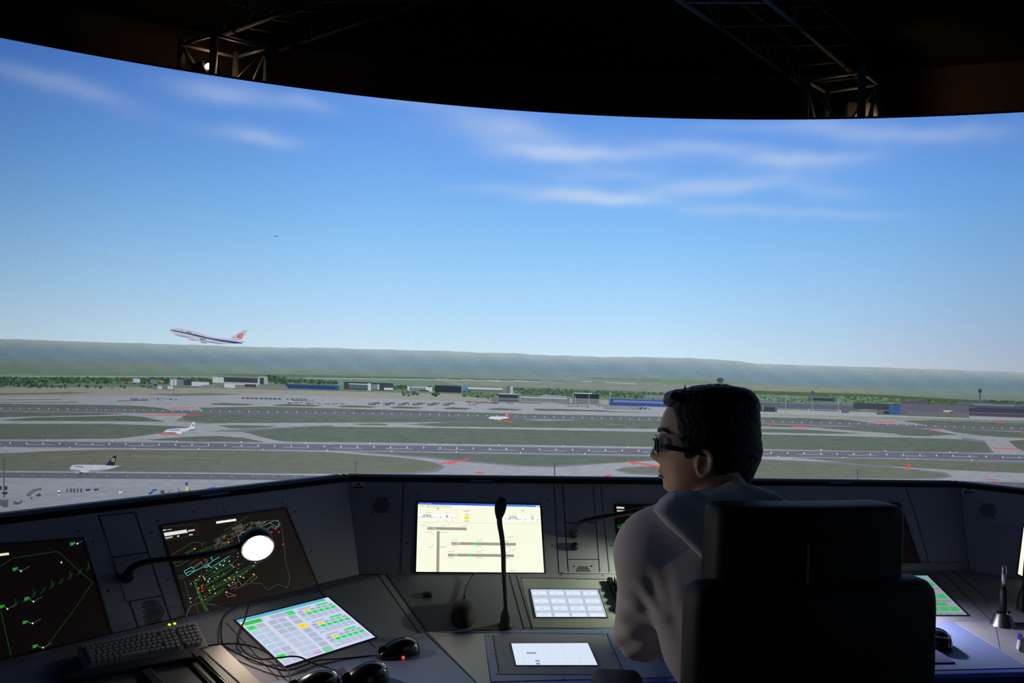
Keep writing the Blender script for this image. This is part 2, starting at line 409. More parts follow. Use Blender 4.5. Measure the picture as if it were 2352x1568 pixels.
GRASS = [
 ([(-500,921),(0,927),(200,929),(300,931),(370,936),(390,941),(300,941),(0,937),(-500,932)],GR),
 ([(-500,940),(0,944),(250,948),(290,950),(230,953),(0,958),(-500,960)],GR),
 ([(0,964),(90,958),(290,954),(330,957),(380,968),(250,967),(30,966)],(94,106,96)),
 ([(-500,974),(0,973),(250,973),(400,978),(437,981),(400,990),(330,1000),(270,1007),(100,1009),(0,1009),(-500,1006)],GR),
 ([(455,936),(560,934),(600,933),(900,941),(1200,950),(1530,957),(1700,958),(1700,965),(1500,963),(1200,957),(900,950),(600,945),(470,943)],GR),
 ([(430,950),(600,951),(900,957),(1200,962),(1240,966),(1150,968),(900,970),(600,971),(480,971),(425,966),(418,957)],GR),
 ([(960,974),(1050,970),(1250,966),(1390,964),(1530,968),(1740,975),(1740,988),(1530,985),(1250,982),(1020,979)],GR),
 ([(498,977),(540,976),(640,978),(620,981),(560,984),(530,983)],GR),
 ([(565,991),(640,984),(740,979),(900,981),(1100,984),(1530,992),(1740,997),(1850,999),(2200,1008),(2262,1017),(2278,1038),(2100,1038),(1740,1031),(1500,1026),(1100,1020),(860,1016),(700,1015),(650,1013),(600,1003)],GR),
 ([(330,1010),(425,1003),(500,1001),(560,1005),(608,1015),(450,1014)],GR),
 ([(-500,1048),(0,1042),(100,1036),(250,1032),(500,1034),(750,1039),(900,1049),(980,1059),(1012,1070),(985,1080),(930,1085),(800,1087),(500,1085),(270,1082),(0,1080),(-500,1074)],GR2),
 ([(830,1037),(1100,1042),(1500,1049),(1560,1053),(1400,1062),(1270,1070),(1200,1068),(1080,1058),(980,1048)],GR),
 ([(1420,1079),(1445,1074),(1530,1071),(1560,1075),(1560,1090),(1530,1089),(1450,1085)],GR2),
 ([(1700,1064),(1750,1056),(1820,1058),(1950,1067),(2080,1077),(2160,1087),(2175,1094),(2120,1098),(1720,1097)],GR2),
 ([(1850,1051),(1950,1052),(2100,1056),(2352,1064),(2800,1078),(2800,1102),(2352,1086),(2200,1080),(2000,1068)],GR2),
 ([(1720,957),(1850,960),(1950,964),(2010,972),(1850,969),(1720,966)],GR),
 ([(2070,966),(2150,965),(2352,972),(2800,985),(2800,994),(2352,983),(2140,978)],GR),
 ([(1740,973),(1900,978),(1960,980),(1800,981),(1740,978)],GR),
 ([(1870,982),(1960,979),(2060,979),(2130,986),(2205,999),(2100,998),(1990,991)],GR),
 ([(1740,984),(1850,986),(1985,995),(1900,996),(1740,992)],GR),
 ([(2050,996),(2090,997),(2180,1000),(2120,1001),(2070,999)],(92,96,108)),
 ([(2160,984),(2352,992),(2800,1004),(2800,1018),(2352,1006),(2250,1000),(2190,992)],GR),
 ([(2316,1012),(2352,1010),(2800,1020),(2800,1052),(2352,1036),(2338,1030)],GR),
]
DARKEDGE = [([(1420-10,1079),(1435,1072),(1530,1068),(1570,1072),(1570,1094),(1530,1093),(1440,1088)],AS),
 ([(780,1036),(1100,1040),(1560,1047),(1600,1052),(1400,1064),(1280,1073),(1190,1071),(1070,1061),(960,1050)],AS),
 ([(-500,1090),(0,1088),(500,1087),(940,1089),(1005,1083),(1024,1072),(1000,1061),(940,1052),(750,1037),(500,1032),(0,1040),(-500,1046)],AS),
 ([(1690,1064),(1750,1054),(1950,1062),(2170,1084),(2190,1094),(2150,1101),(1700,1100)],AS),
 ([(1820,1050),(1990,1050),(2352,1060),(2352,1070),(2150,1076),(1960,1064)],AS),
 ([(400,966),(420,957),(520,955),(520,972),(470,973)],AS),
 ([(930,975),(960,972),(1100,966),(1100,980),(1010,980)],AS),
 ([(550,991),(600,984),(700,978),(700,1015),(640,1013)],AS),
 ([(2210,1004),(2262,1012),(2284,1040),(2200,1040)],AS),
 ([(805,973),(870,972),(892,974),(885,977),(830,976)],(104,114,104)),
 ([(470,990),(560,985),(760,976),(770,979),(640,984),(560,992)],AS)]
for p, c in DARKEDGE: poly(mb, p, c, 5)
for i, (p, c) in enumerate(GRASS): poly(mb, p, c, 6, m=M_GRASS)
for x, w in [(482,105),(625,120),(775,95),(895,80),(1018,66),(1118,86),(1224,180)]:
    y = 927 + (x - 482) * .0185
    poly(mb, [(x, y), (x + w * .3, y - 2), (x + w, y + w * .012), (x + w * .8, y + 3.5), (x + w * .1, y + 2.5)], (92, 104, 92), 6)
poly(mb, [(1225,938),(1320,940),(1400,944),(1520,948),(1400,946),(1230,941)], (92,104,92), 6)
poly(mb, [(1195,922),(1245,924),(1240,927),(1190,926)], (112,124,108), 6); poly(mb, [(1275,924),(1370,927),(1300,929)], (112,124,108), 6)
poly(mb, [(0,917),(140,916),(145,918),(0,919)], (120,128,124), 6); poly(mb, [(0,923),(180,922),(175,925),(0,925)], (120,128,124), 6)
for p in [[(120,1050),(200,1046),(330,1049),(500,1052)],[(1390,974),(1430,975),(1450,984)],[(300,1046),(420,1048)]]:
    line(mb, p, 1.5, (124,130,112), 8)
# centre-line dashes of the near runway
for k in range(-4, 24):
    x = k * 118 + 60; y = 1019.6 + .0105 * x + 1.2e-6 * x * x
    line(mb, [(x, y), (x + 62, y + .9)], 1.3, (150,160,170), 9)
for k in range(-8, 60):
    x = k * 48 + 5; y = 1090 + .007 * x
    poly(mb, [(x-1.5,y-1),(x+1.5,y-1),(x+1.5,y+1.5),(x-1.5,y+1.5)], (70,190,110), 9)
line(mb, [(1082,1099),(1098,1076)], 1.5, (140,180,90), 9)
mb.build('airfield_picture', screen, 'grey runways and taxiways between grass strips')
# runway lights
mb = MB()
def dot(x, y, r, c, layer=9):
    poly(mb, [(x-r,y),(x,y-r),(x+r,y),(x,y+r)], c, layer)
def y_far(x): return float(np.interp(x, [-500,0,300,600,900,1200,1500,1740,2000,2200,2352,2800], [933,939,943.5,947,952,957.5,964,968.5,975,982,986,1000]))
def y_near(x): return float(np.interp(x, [-500,0,600,1100,1500,1740,2100,2352,2800], [1011,1016.5,1023,1029,1035,1038.5,1044,1050,1062]))
for k in range(-12, 118): dot(2 + k * 21.9, y_far(2 + k * 21.9) - 2, 1.6, (186,196,212))
for k in range(-8, 68):
    x = 23 + k * 38; dot(x, y_near(x), 2.1, (200,207,222)); dot(x, y_near(x) + 2.4, 1., (180,190,210))
for k in range(-2, 18):
    dot(110 + k * 148, y_near(110 + k * 148) - 8, 1.9, (205,212,226)); dot(160 + k * 148, y_near(160 + k * 148) + 9, 1.9, (205,212,226))
tag(mb.build('runway_light_picture', screen, 'rows of small white runway lights'), kind='stuff')
# red stop bars
mb = MB()
RED = (226, 84, 84)
for p in [[(1004,1065),(1079,1052),(1079,1054.5),(1008,1067)],[(1030,1063),(1050,1061),(1046,1064),(1028,1065)],[(1086,1084),(1098,1083),(1117,1086),(1104,1088)],
          [(1383,1093),(1398,1089),(1407,1091),(1393,1095)],[(1438,1058),(1520,1070),(1520,1073),(1446,1062)],[(1445,1062),(1466,1066),(1455,1067)],
          [(2079,1079),(2086,1065),(2092,1065),(2085,1079)],[(2264,1100),(2298,1102),(2296,1104),(2265,1102)],[(2274,1027),(2340,1031),(2338,1033),(2278,1029)],
          [(1757,979),(1768,975),(1772,977),(1764,979)],[(1814,977),(1857,980),(1855,982),(1818,979)],[(2000,968),(2055,968),(2056,970),(2000,969.5)],
          [(2070,973),(2085,974),(2088,975)],[(2124,984),(2160,985),(2168,987),(2130,986)],[(2284,968),(2308,970),(2306,972),(2286,970)],[(2140,999),(2147,998.5),(2145,1001)],
          [(2347,990),(2356,990),(2356,995),(2347,994)],[(1148,964),(1178,967),(1176,970),(1150,965)],[(357,994),(412,997),(410,999.5),(360,996)],
          [(262,949),(265,949),(268,953),(264,953)],[(325,953),(395,952),(468,953),(468,954),(325,954)],[(390,936.5),(448,934.5),(448,935.8),(390,938)],
          [(783,971),(792,970.5),(790,972)],[(900,976),(918,976.5),(917,977.5)],[(2010,996.5),(2020,996.5),(2019,997.7)]]:
    mb = MB(); poly(mb, p, RED, 10); mb.build('stop_bar_picture', screen, 'red stop bar')

# --- buildings of the picture: each its own part
def building(parts, label=None, name='building_picture'):
    b = MB()
    for k, (c, pts) in enumerate(parts):
        if len(pts) == 4 and not isinstance(pts[0], tuple): rect(b, *pts, c, 11 + k * .4)
        else: poly(b, pts, c, 11 + k * .4)
    return b.build(name, screen, label)
WH, DK, GY, BL = (180,188,196), (62,68,78), (112,120,130), (52,84,138)
building([(GY,(303,869,322,879)),(WH,(306,869,322,878)),((176,110,86),[(276,878),(300,875),(303,878)])])
building([(GY,(345,871,361,880)),((206,132,96),[(362,876),(372,873),(378,878)])])
building([(GY,(390,870,422,885)),(WH,(391,871,398,885)),(WH,(400,871,406,885)),(DK,(422,873,440,884))])
building([(GY,(350,886,400,894)),(WH,(362,886,372,893)),(WH,(385,886,398,893))])
building([(WH,(488,866,615,878)),(DK,(514,866,592,877)),(WH,(440,876,480,886)),((120,130,138),[(452,890),(465,884),(490,883),(512,889),(512,891),(452,892)]),
          (WH,(515,880,594,890)),((120,122,126),(540,883,660,892)),(DK,(562,882,588,888)),((150,158,166),(594,864,615,881)),(DK,(597,867,606,882))], 'long white terminal with dark glazed upper floor')
building([(BL,(656,881,779,892)),((66,76,92),(656,881,764,883)),((42,66,112),(656,884,770,890)),((104,112,120),(640,884,657,891))], 'long low blue hall')
building([(DK,(790,876,903,894)),((74,94,108),(801,880,845,892)),(WH,(801,880,845,882)),(WH,(845,880,852,896)),(GY,(853,882,868,894)),(WH,(882,890,903,895)),((64,72,84),(884,882,903,890)),(WH,(868,882,871,895))])
building([(WH,(936,887,993,897)),((112,118,126),(940,889,978,898)),((58,64,72),(963,895,985,898))])
building([((42,52,60),(999,884,1059,900)),((70,120,196),(1060,889,1073,897)),(GY,(1060,888,1063,902)),((52,62,70),(999,884,1059,887))], 'dark grey hall with small blue end')
building([(WH,(1075,889,1154,893)),((88,98,104),(1076,893,1154,897)),((96,104,112),(1163,886,1178,904)),((160,170,180),(1172,887,1178,904))])
building([((80,86,96),(1145,905,1192,922)),((52,60,66),(1146,906,1190,912)),(WH,(1146,903,1192,904.6)),((112,118,126),(1146,914,1192,916.5)),(GY,(1190,902,1195,924)),((108,116,122),(1128,912,1146,922))], 'square grey control building beside the apron')
building([((112,118,128),(1196,911,1308,921)),(WH,(1196,910.5,1302,912.5)),((136,144,152),[(1240,909),(1255,905),(1270,908),(1300,909),(1302,913),(1240,912)])])
building([((108,114,122),(1315,901,1376,927)),((42,50,58),(1319,903,1376,915)),(WH,(1320,901.5,1360,903.5)),(GY,(1315,914,1376,917))], 'dark glazed block on a grey base')
blue = [((52,78,142),(1399,915,1560,930)),((42,66,124),(1399,915,1404,928)),((150,160,182),(1408,918,1560,923))]
for k in range(30):
    for r in range(2):
        blue.append(((52,80,148), (1408 + k * 5.2 + r * 2.6, 918 + r * 2.6 + k * .172, 1410.6 + k * 5.2 + r * 2.6, 920.6 + r * 2.6 + k * .172)))
b = MB()
for k, (c, p) in enumerate(blue): rect(b, *p, c, 11 + (0 if k == 0 else .5 if k < 3 else 1))
b.build('building_picture', screen, 'long hall with blue and white chequered wall')
building([((100,110,118),(1478,906,1560,915)),((130,140,146),(1480,907,1560,908.5)),((130,140,146),(1480,911,1560,912.5))])
building([((92,98,112),(1700,919,1975,934)),((66,72,84),(1960,925,2085,938)),((112,118,132),(1740,921,1960,924))])
building([((86,96,98),(1715,931,1785,944)),((58,68,70),(1722,933,1780,943)),((128,136,142),(1734,932,1738,943)),((128,136,142),(1751,932,1754,943))])
building([((84,92,104),(1855,911,1920,921)),((52,62,68),(1864,914,1916,919)),((66,74,88),(1864,897,1869,911)),((150,152,160),(1866,895,1870,897))], 'low hall with a small tower')
building([((98,102,112),(1880,938,1950,946)),((170,172,176),(1857,939,1932,945)),((100,106,112),(1860,940,1928,943))])
building([((96,104,110),(2013,936,2085,952)),((58,64,74),(2015,934,2062,940)),((42,66,70),(2030,944,2063,950)),((60,92,140),(2042,930,2068,950)),((98,100,116),(2068,926,2225,952)),((84,86,98),(2070,920,2130,926)),
          ((104,110,112),(2085,943,2226,955)),((176,186,190),[(2166,942),(2190,942),(2180,946),(2168,946)])], 'wide grey terminal with a blue front panel')
g = [((84,88,102),(2198,922,2800,954)),((96,102,118),(2198,922,2352,928)),((66,70,88),(2210,934,2800,950)),((150,160,176),(2236,928,2330,929.5)),((104,108,120),(2198,934,2240,935.5)),((106,110,122),(2225,946,2800,948))]
building(g, 'long dark terminal on the far right')
for (x, y0, y1, hd, lb) in [(1654, 868, 884, 9, 'dark control tower rising over the head of the man'), (2251, 893, 922, 5, 'slender grey control tower on the right')]:
    b = MB(); poly(b, [(x-2.2,y0+6),(x+2.2,y0+6),(x+2.8,y1),(x-2.8,y1)], (96,100,112), 12)
    poly(b, [(x-hd,y0+5),(x-hd*.7,y0+1),(x+hd*.7,y0+1),(x+hd,y0+5),(x+hd*.5,y0+9),(x-hd*.5,y0+9)], (70,72,86), 13)
    poly(b, [(x-hd*.5,y0-1),(x+hd*.5,y0-1),(x+hd*.5,y0+1),(x-hd*.5,y0+1)], (96,84,90), 14)
    if hd > 8: poly(b, [(x-6,y0+9),(x+6,y0+9),(x+7,y0+13),(x-7,y0+13)], (86,96,96), 14); poly(b, [(x-14,y0+14),(x+8,y0+14),(x+8,y0+16),(x-14,y0+16)], (80,90,88), 14)
    b.build('control_tower_picture', screen, lb)
# --- trees of the picture
rnd = random.Random(3)
def grove(spans, name='tree_belt_picture', label=None):
    for x0, x1, ya, yb, h, d, cols in spans:
        b = MB()
        nt_ = int((x1 - x0) * d)
        for k in range(nt_):
            x = x0 + (x1 - x0) * rnd.random(); f = rnd.random(); y = ya + (yb - ya) * (x - x0) / max(1, x1 - x0) + f * h
            r = rnd.uniform(2.2, 4.8); c = cols[rnd.randrange(len(cols))]; q = rnd.uniform(.85, 1.2)
            pts = [(x + math.cos(a) * r * rnd.uniform(.8, 1.3), y + math.sin(a) * r * rnd.uniform(.6, 1.0)) for a in np.linspace(0, 2 * math.pi, 8)[:-1]]
            poly(b, pts, tuple(v * q for v in c), 8 + 2 * f)
        tag(b.build(name, screen, label), kind='stuff')
TC = [(58,80,66),(66,92,72),(54,72,62),(78,106,82)]
grove([(-500,440,862,870,11,1.3,TC),(-500,120,868,874,13,1.,TC),(60,360,884,884,5,.12,TC),(440,490,868,872,8,1.2,TC)], label='belt of dark green trees at the left')
grove([(612,660,862,868,14,1.2,TC),(655,775,870,876,6,1.,TC),(900,950,884,888,8,1.2,TC),(985,1000,888,889,6,1.,TC),(1058,1080,892,894,6,1.2,TC)])
grove([(925,940,898,900,8,1.,TC),(948,960,899,900,6,.9,TC),(994,1008,900,902,7,.9,TC)], label='three round bushes before the halls')
grove([(1062,1145,900,906,8,1.8,[(82,112,90),(66,92,72),(100,128,104)])], label='clump of paler green trees')
grove([(1180,1560,892,904,12,1.5,[(74,98,80),(62,84,68),(84,108,88)])])
grove([(1700,1860,909,916,12,1.8,[(92,120,96),(70,94,76),(106,132,110)]),(1900,2110,908,920,12,1.8,[(92,120,92),(70,92,72),(104,132,104)]),(2110,2260,918,924,9,1.3,[(78,100,78),(66,86,68)]),(2260,2800,920,938,8,1.,[(60,78,62),(70,92,70)])], label='belt of light green trees at the right')
# --- parked cars and equipment rows
mb = MB()
def speck(x0, x1, y0, y1, n, c, w=2.2, h=1.6):
    for _ in range(n):
        x = rnd.uniform(x0, x1); y = rnd.uniform(y0, y1) + (x - x0) * .02; q = rnd.uniform(.7, 1.3)
        rect(mb, x, y, x + w * rnd.uniform(.5, 1.4), y + h * rnd.uniform(.6, 1.3), tuple(v * q for v in c), 12)
for k in range(9): rect(mb, 555 + k * 10 + (k > 3) * 2, 912 + k * .25, 563 + k * 10 + (k > 3) * 2, 915.5 + k * .25, (88,92,104), 12)
speck(297,340,914,918,60,(90,90,98)); speck(345,405,913,916,40,(86,92,112)); rect(mb, 270,920,340,921.5,(86,88,100),12,sl=-.02)
speck(655,705,913,917,60,(104,104,112)); speck(657,790,923,926,70,(86,90,102)); speck(670,720,916,920,50,(90,92,104))
for q in range(6):
    x = 845 + q * 34
    for k in range(4): rect(mb, x + k * 5, 928 - k * 1.6 + q * .3, x + 15 + k * 4, 929.6 - k * 1.6 + q * .3, (88,92,106), 12)
    speck(x, x + 28, 923, 928, 16, (74,78,92))
speck(1070,1145,921,924,110,(96,100,116)); speck(1075,1098,927,930,14,(84,88,100)); speck(1300,1352,930,933,46,(86,90,104),1.8,1.4)
speck(1368,1385,928,932,30,(120,124,134))
for r in range(4):
    for k in range(24): rect(mb, 1384 + k * 4 + r * 1.5, 930 + r * 2.6 + k * .05, 1386.4 + k * 4 + r * 1.5, 931.4 + r * 2.6 + k * .05, (58,66,84), 12)
speck(1465,1492,934,939,20,(60,66,84)); speck(1095,1180,922,925,60,(110,100,112))
tag(mb.build('parked_vehicle_picture', screen, 'rows of tiny parked cars and apron equipment'), kind='stuff')
# --- lighting masts
for x, y0, y1 in [(9,1055,1143),(817,1063,1091),(1274,1065,1101),(1970,1079,1104),(1322,908,940),(1353,906,934),(1805,905,945),(1866,905,945),(1926,918,950),(1073,896,914),(1401,900,925)]:
    b = MB(); w = 1.5 if y0 > 1000 else .7; c = (84,94,100) if y0 > 1000 else (140,146,152)
    poly(b, [(x-w,y0),(x+w,y0),(x+w,y1),(x-w,y1)], c, 13)
    if y0 > 1000: rect(b, x-5, y0-1, x+5, y0+1.5, c, 13.5)
    b.build('lighting_mast_picture', screen)
# --- airliners
def airliner(parts, label):
    b = MB()
    for k, (c, pts) in enumerate(parts): poly(b, pts, c, 15 + k * .4, step=40)
    return b.build('airliner_picture', screen, label)
def t7(pts): return [(370 + x / 10.226, 740 + y / 10.226) for x, y in pts]
airliner([((196,198,214),t7([(205,185),(260,155),(325,132),(420,132),(520,150),(700,195),(900,250),(1100,310),(1300,355),(1620,385),(1750,405),(1890,435),(1920,470),(1915,498),(1700,505),(1500,515),(1350,512),(1200,488),(1080,470),(860,430),(600,362),(400,322),(300,280),(230,225)])),
 ((148,152,174),t7([(300,280),(600,330),(860,400),(1080,440),(1350,480),(1500,515),(1350,512),(1080,470),(860,430),(600,362),(400,322)])),
 ((64,78,138),t7([(205,182),(270,178),(600,240),(900,305),(1090,355),(1400,405),(1750,450),(1915,480),(1900,498),(1720,498),(1400,450),(1090,385),(900,345),(600,270),(300,208)])),
 ((110,140,156),t7([(205,185),(245,170),(300,180),(290,200),(235,205)])),
 ((188,192,204),t7([(1610,375),(1800,260),(1945,175),(2035,190),(1960,310),(1885,425),(1750,405)])),
 ((226,96,106),t7([(1790,300),(1860,262),(1925,258),(1925,290),(1890,380),(1830,385),(1785,350)])),
 ((196,176,190),t7([(1840,300),(1880,285),(1870,345),(1845,350)])),
 ((208,80,100),t7([(470,200),(485,175),(510,190),(480,210)])),((88,88,116),t7([(590,215),(720,232),(720,250),(640,240),(590,225)])),
 ((196,200,206),t7([(620,350),(740,370),(860,385),(940,430),(860,438),(740,425),(660,410),(615,390)])),((96,110,140),t7([(640,400),(720,410),(860,428),(860,438),(740,425),(660,412)])),
 ((110,120,130),t7([(900,370),(1060,390),(1050,410),(930,410)])),
 ((178,168,192),t7([(930,440),(1040,440),(1075,480),(1065,505),(1000,495),(930,480)])),((168,178,190),t7([(1880,450),(2030,462),(1900,478)]))],
 'white jumbo airliner taking off above the hills, blue stripe and red tail emblem')
def t8(pts): return [(x / 4.704, 980 + y / 4.704) for x, y in pts]
airliner([((98,102,118),t8([(800,520),(900,500),(1040,492),(1020,510),(850,545)])),
 ((196,198,210),t8([(745,435),(790,412),(900,408),(1130,412),(1200,420),(1280,420),(1320,412),(1240,440),(1180,455),(1050,485),(950,490),(860,500),(810,480),(760,460)])),
 ((140,146,164),t8([(760,455),(900,470),(1050,465),(1180,448),(1050,485),(950,490),(860,500),(810,482)])),
 ((40,44,92),t8([(1138,415),(1180,370),(1225,315),(1262,310),(1250,360),(1235,416)])),
 ((196,168,60),t8([(1205,350),(1228,335),(1242,350),(1236,375),(1212,378),(1203,365)])),((40,44,92),t8([(1215,356),(1232,350),(1228,366),(1216,368)])),
 ((60,64,90),t8([(748,432),(765,430),(765,442),(750,440)])),((92,96,130),t8([(805,424),(905,428),(905,436),(805,432)])),
 ((206,208,218),t8([(870,468),(975,470),(940,490),(870,492)])),((60,64,76),t8([(855,490),(890,490),(885,505),(858,505)])),((60,64,76),t8([(930,508),(950,508),(950,518),(932,518)])),((170,174,186),t8([(790,484),(850,480),(860,500),(810,500)]))],
 'white airliner with dark blue tail and yellow emblem, taxiing at lower left')
def t4(pts): return [(x / 3.92, 740 + y / 3.92) for x, y in pts]
airliner([((96,104,110),t4([(1490,990),(1640,1000),(1640,1006),(1480,996)])),
 ((206,212,222),t4([(1478,982),(1500,965),(1580,955),(1690,950),(1715,935),(1735,897),(1755,897),(1750,945),(1765,962),(1700,975),(1640,985),(1600,1000),(1520,993),(1480,992)])),
 ((110,116,130),t4([(1480,988),(1520,988),(1600,990),(1600,996),(1500,996)])),((130,156,196),t4([(1530,968),(1620,962),(1620,972),(1530,978)])),
 ((76,84,124),t4([(1732,918),(1744,918),(1742,932),(1732,934)])),((216,220,228),t4([(1580,985),(1640,985),(1630,1005),(1595,1003)])),((90,96,108),t4([(1700,968),(1762,958),(1760,966),(1700,976)]))],
 'small plain white airliner waiting at a red stop bar')
def t6(pts): return [(1100 + x / 3.92, 800 + y / 3.92) for x, y in pts]
airliner([((206,210,220),t6([(85,625),(110,612),(180,612),(235,612),(268,618),(262,628),(200,636),(190,645),(150,645),(100,636)])),
 ((222,70,74),t6([(232,612),(242,590),(262,576),(268,576),(262,612)])),((216,216,222),t6([(246,592),(258,588),(255,600),(246,602)])),((92,98,114),t6([(100,632),(150,640),(200,636),(150,648),(105,640)]))],
 'small white airliner with red tail on the far runway')
airliner([((88,104,132),[(627,540.5),(631,541),(634,542),(639,542.5),(638,543.8),(633,543.2),(631,542.8)])], 'tiny distant airliner high in the sky')
# --- service vehicles on the near apron
def vehicle(parts, label=None, name='vehicle_picture'):
    b = MB()
    for k, (c, pts) in enumerate(parts): poly(b, t8(pts), c, 13 + k * .4)
    b.build(name, screen, label)
vehicle([((112,110,112),[(280,745),(300,710),(370,670),(430,660),(455,670),(450,685),(400,690),(350,720),(320,752)]),((80,84,92),[(380,740),(430,715),(450,745),(410,755)]),((60,90,150),[(330,760),(350,760),(348,785),(332,780)])], 'curved grey loader on the near apron')
vehicle([((206,210,216),[(622,682),(650,680),(652,705),(620,708)]),((70,74,88),[(618,708),(655,706),(654,720),(618,722)]),((196,200,206),[(618,722),(654,720),(652,734),(620,735)])], 'white van')
vehicle([((44,84,140),[(920,682),(940,665),(945,672),(975,665),(978,684),(925,690)]),((56,60,80),[(922,688),(975,685),(975,690),(922,694)])], 'blue baggage tractor')
vehicle([((44,74,140),[(1012,680),(1030,662),(1040,668),(1066,665),(1068,684),(1015,690)])])
vehicle([((206,210,214),[(1285,690),(1322,683),(1322,705),(1300,722),(1282,720)]),((80,84,96),[(1290,686),(1320,684),(1318,692),(1292,694)])])
vehicle([((50,86,150),[(1603,715),(1640,695),(1650,700),(1650,720),(1610,735)]),((64,100,160),[(1635,690),(1650,672),(1695,672),(1695,690),(1660,702)])])
vehicle([((88,84,84),[(1730,690),(1760,682),(1780,690),(1780,720),(1750,728),(1735,715)]),((190,160,80),[(1775,690),(1795,700),(1785,715)]),((120,118,122),[(1800,705),(1860,680),(1862,690),(1810,722)])])
vehicle([((110,106,92),[(1920,668),(1935,660),(1935,690),(2000,700),(1990,712),(1930,712)])])
vehicle([((58,62,196),[(2002,598),(2030,600),(2030,635),(2004,638)]),((206,196,80),[(2004,638),(2030,635),(2048,700),(2040,716),(2012,714)]),((206,96,96),[(2008,590),(2024,590),(2020,600)]),((70,76,186),[(2040,655),(2056,690),(2050,712),(2040,700)])], 'tall blue and yellow tail fin')
vehicle([((58,70,206),[(2120,712),(2180,685),(2240,665),(2300,650),(2335,655),(2345,690),(2310,700)]),((226,136,146),[(2190,708),(2250,680),(2320,668),(2330,690),(2280,700)])], 'blue and pink stripe cut off by the console')
for k in range(5):
    x = [718, 755, 788, 828, 866][k]; w = [16, 26, 28, 22, 26][k]
    vehicle([((84,88,98),[(x,672),(x+w*.6,660+3*(k%3)),(x+w,680),(x+w*.7,690),(x+w,708),(x+w*.3,712),(x,695)])])
vehicle([((60,62,76),[(-30,640),(20,640),(20,680),(-30,682)]),((60,62,76),[(50,640),(80,640),(80,680),(50,684)]),((60,62,76),[(22,705),(82,700),(80,730),(30,734)])], 'dark stacked containers at the left edge')
vehicle([((98,98,104),[(-40,782),(90,782),(88,868),(40,870),(20,850),(-40,852)]),((128,128,134),[(-40,782),(88,784),(88,792),(-40,792)])])
vehicle([((92,96,104),[(140,800),(160,805),(200,815),(245,790),(240,815),(200,840),(150,840)])])
# black edging of the screen and its seams
cyl_grid('screen_edge', -THA, THA, 200, CZ + HS, CZ + HS + .012, 1, mat('black_trim', (.01, .01, .012), .5), lambda P: np.ones_like(P), layer=-20)
# ------------------------------------------------------------------ room shell
M_FLOOR = mat('dark_carpet', (.03, .03, .035), .95, bump=.5, scale=300, vary=.3)
M_CEIL = mat('black_ceiling', (.0015, .0015, .002), .95, bump=.3, scale=40)
M_WALL = mat('dark_brown_wall', (.05, .034, .022), .9, bump=.5, scale=14, vary=.35)
M_GREY = mat('grey_console_metal', (.27, .275, .34), .62, bump=.06, scale=900, vary=.04, spec=.15)
M_GREYL = mat('grey_desk_laminate', (.17, .22, .40), .5, bump=.04, scale=700, vary=.04)
M_SEAM = mat('dark_seam', (.02, .02, .025), .8)
M_BLACK = mat('black_plastic', (.010, .010, .011), .5, bump=.05, scale=500)
M_RUB = mat('black_rubber', (.014, .014, .015), .75, bump=.1, scale=400)
M_STEEL = mat('brushed_steel', (.55, .55, .56), .28, metal=1., bump=.05, scale=300)
M_TRUSS = mat('dull_aluminium', (.20, .21, .23), .5, metal=.5, bump=.1, scale=80)
M_TRUSS2 = mat('shaded_aluminium', (.026, .028, .038), .6, metal=.2, bump=.1, scale=80)  # darker copy of the truss metal: shade on the overhead trusses put into colour
M_BLUE = mat('dark_blue_edging', (.05, .06, .42), .4)
M_GLASS = mat('dark_display_glass', (.012, .012, .012), .28, spec=.35)
M_SCREW = mat('dark_screw', (.05, .05, .055), .35, metal=.8)
RW_, ZC = 7.9, 3.78
mb = MB(); n = 96
ring = [Vector((CX + RW_ * math.sin(2 * math.pi * k / n), CY + RW_ * math.cos(2 * math.pi * k / n), 0)) for k in range(n)]
vs = ring + [p + Vector((0, 0, ZC)) for p in ring]
mb.add(vs, [(k, (k + 1) % n, n + (k + 1) % n, n + k) for k in range(n)], M_WALL)
tag(mb.build('wall_back'), kind='structure')
mb = MB(); mb.prism([p for p in ring], (0, 0, -.1), M_FLOOR); tag(mb.build('floor'), kind='structure')
mb = MB(); mb.prism([p + Vector((0, 0, ZC)) for p in ring], (0, 0, .1), M_CEIL); tag(mb.build('ceiling'), kind='structure')
# back shell of the projection screen, so that it has thickness, with its bottom fabric
mb = MB(); n = 120
M_SHELL = mat('black_screen_back', (.01, .01, .012), .9)
th = np.linspace(-THA, THA, n + 1)
vs = []
for t in th:
    for R in (RS + .002, RS + .04):
        for z in (.35, CZ + HS + .012): vs.append((CX + R * math.sin(t), CY + R * math.cos(t), z))
fs = []
for k in range(n):
    a = k * 4; b = a + 4
    fs += [(a, a + 1, b + 1, b), (a + 2, b + 2, b + 3, a + 3), (a + 1, a + 3, b + 3, b + 1), (a, b, b + 2, a + 2)]
mb.add(vs, fs, M_SHELL); mb.build('screen_back', screen)
mb = MB()   # stand feet under the screen
for t in np.linspace(-THA, THA, 14):
    mb = MB(); mb.box((CX + (RS + .02) * math.sin(t), CY + (RS + .02) * math.cos(t), .175), (.06, .06, .35), M_SHELL); mb.build('foot', screen)

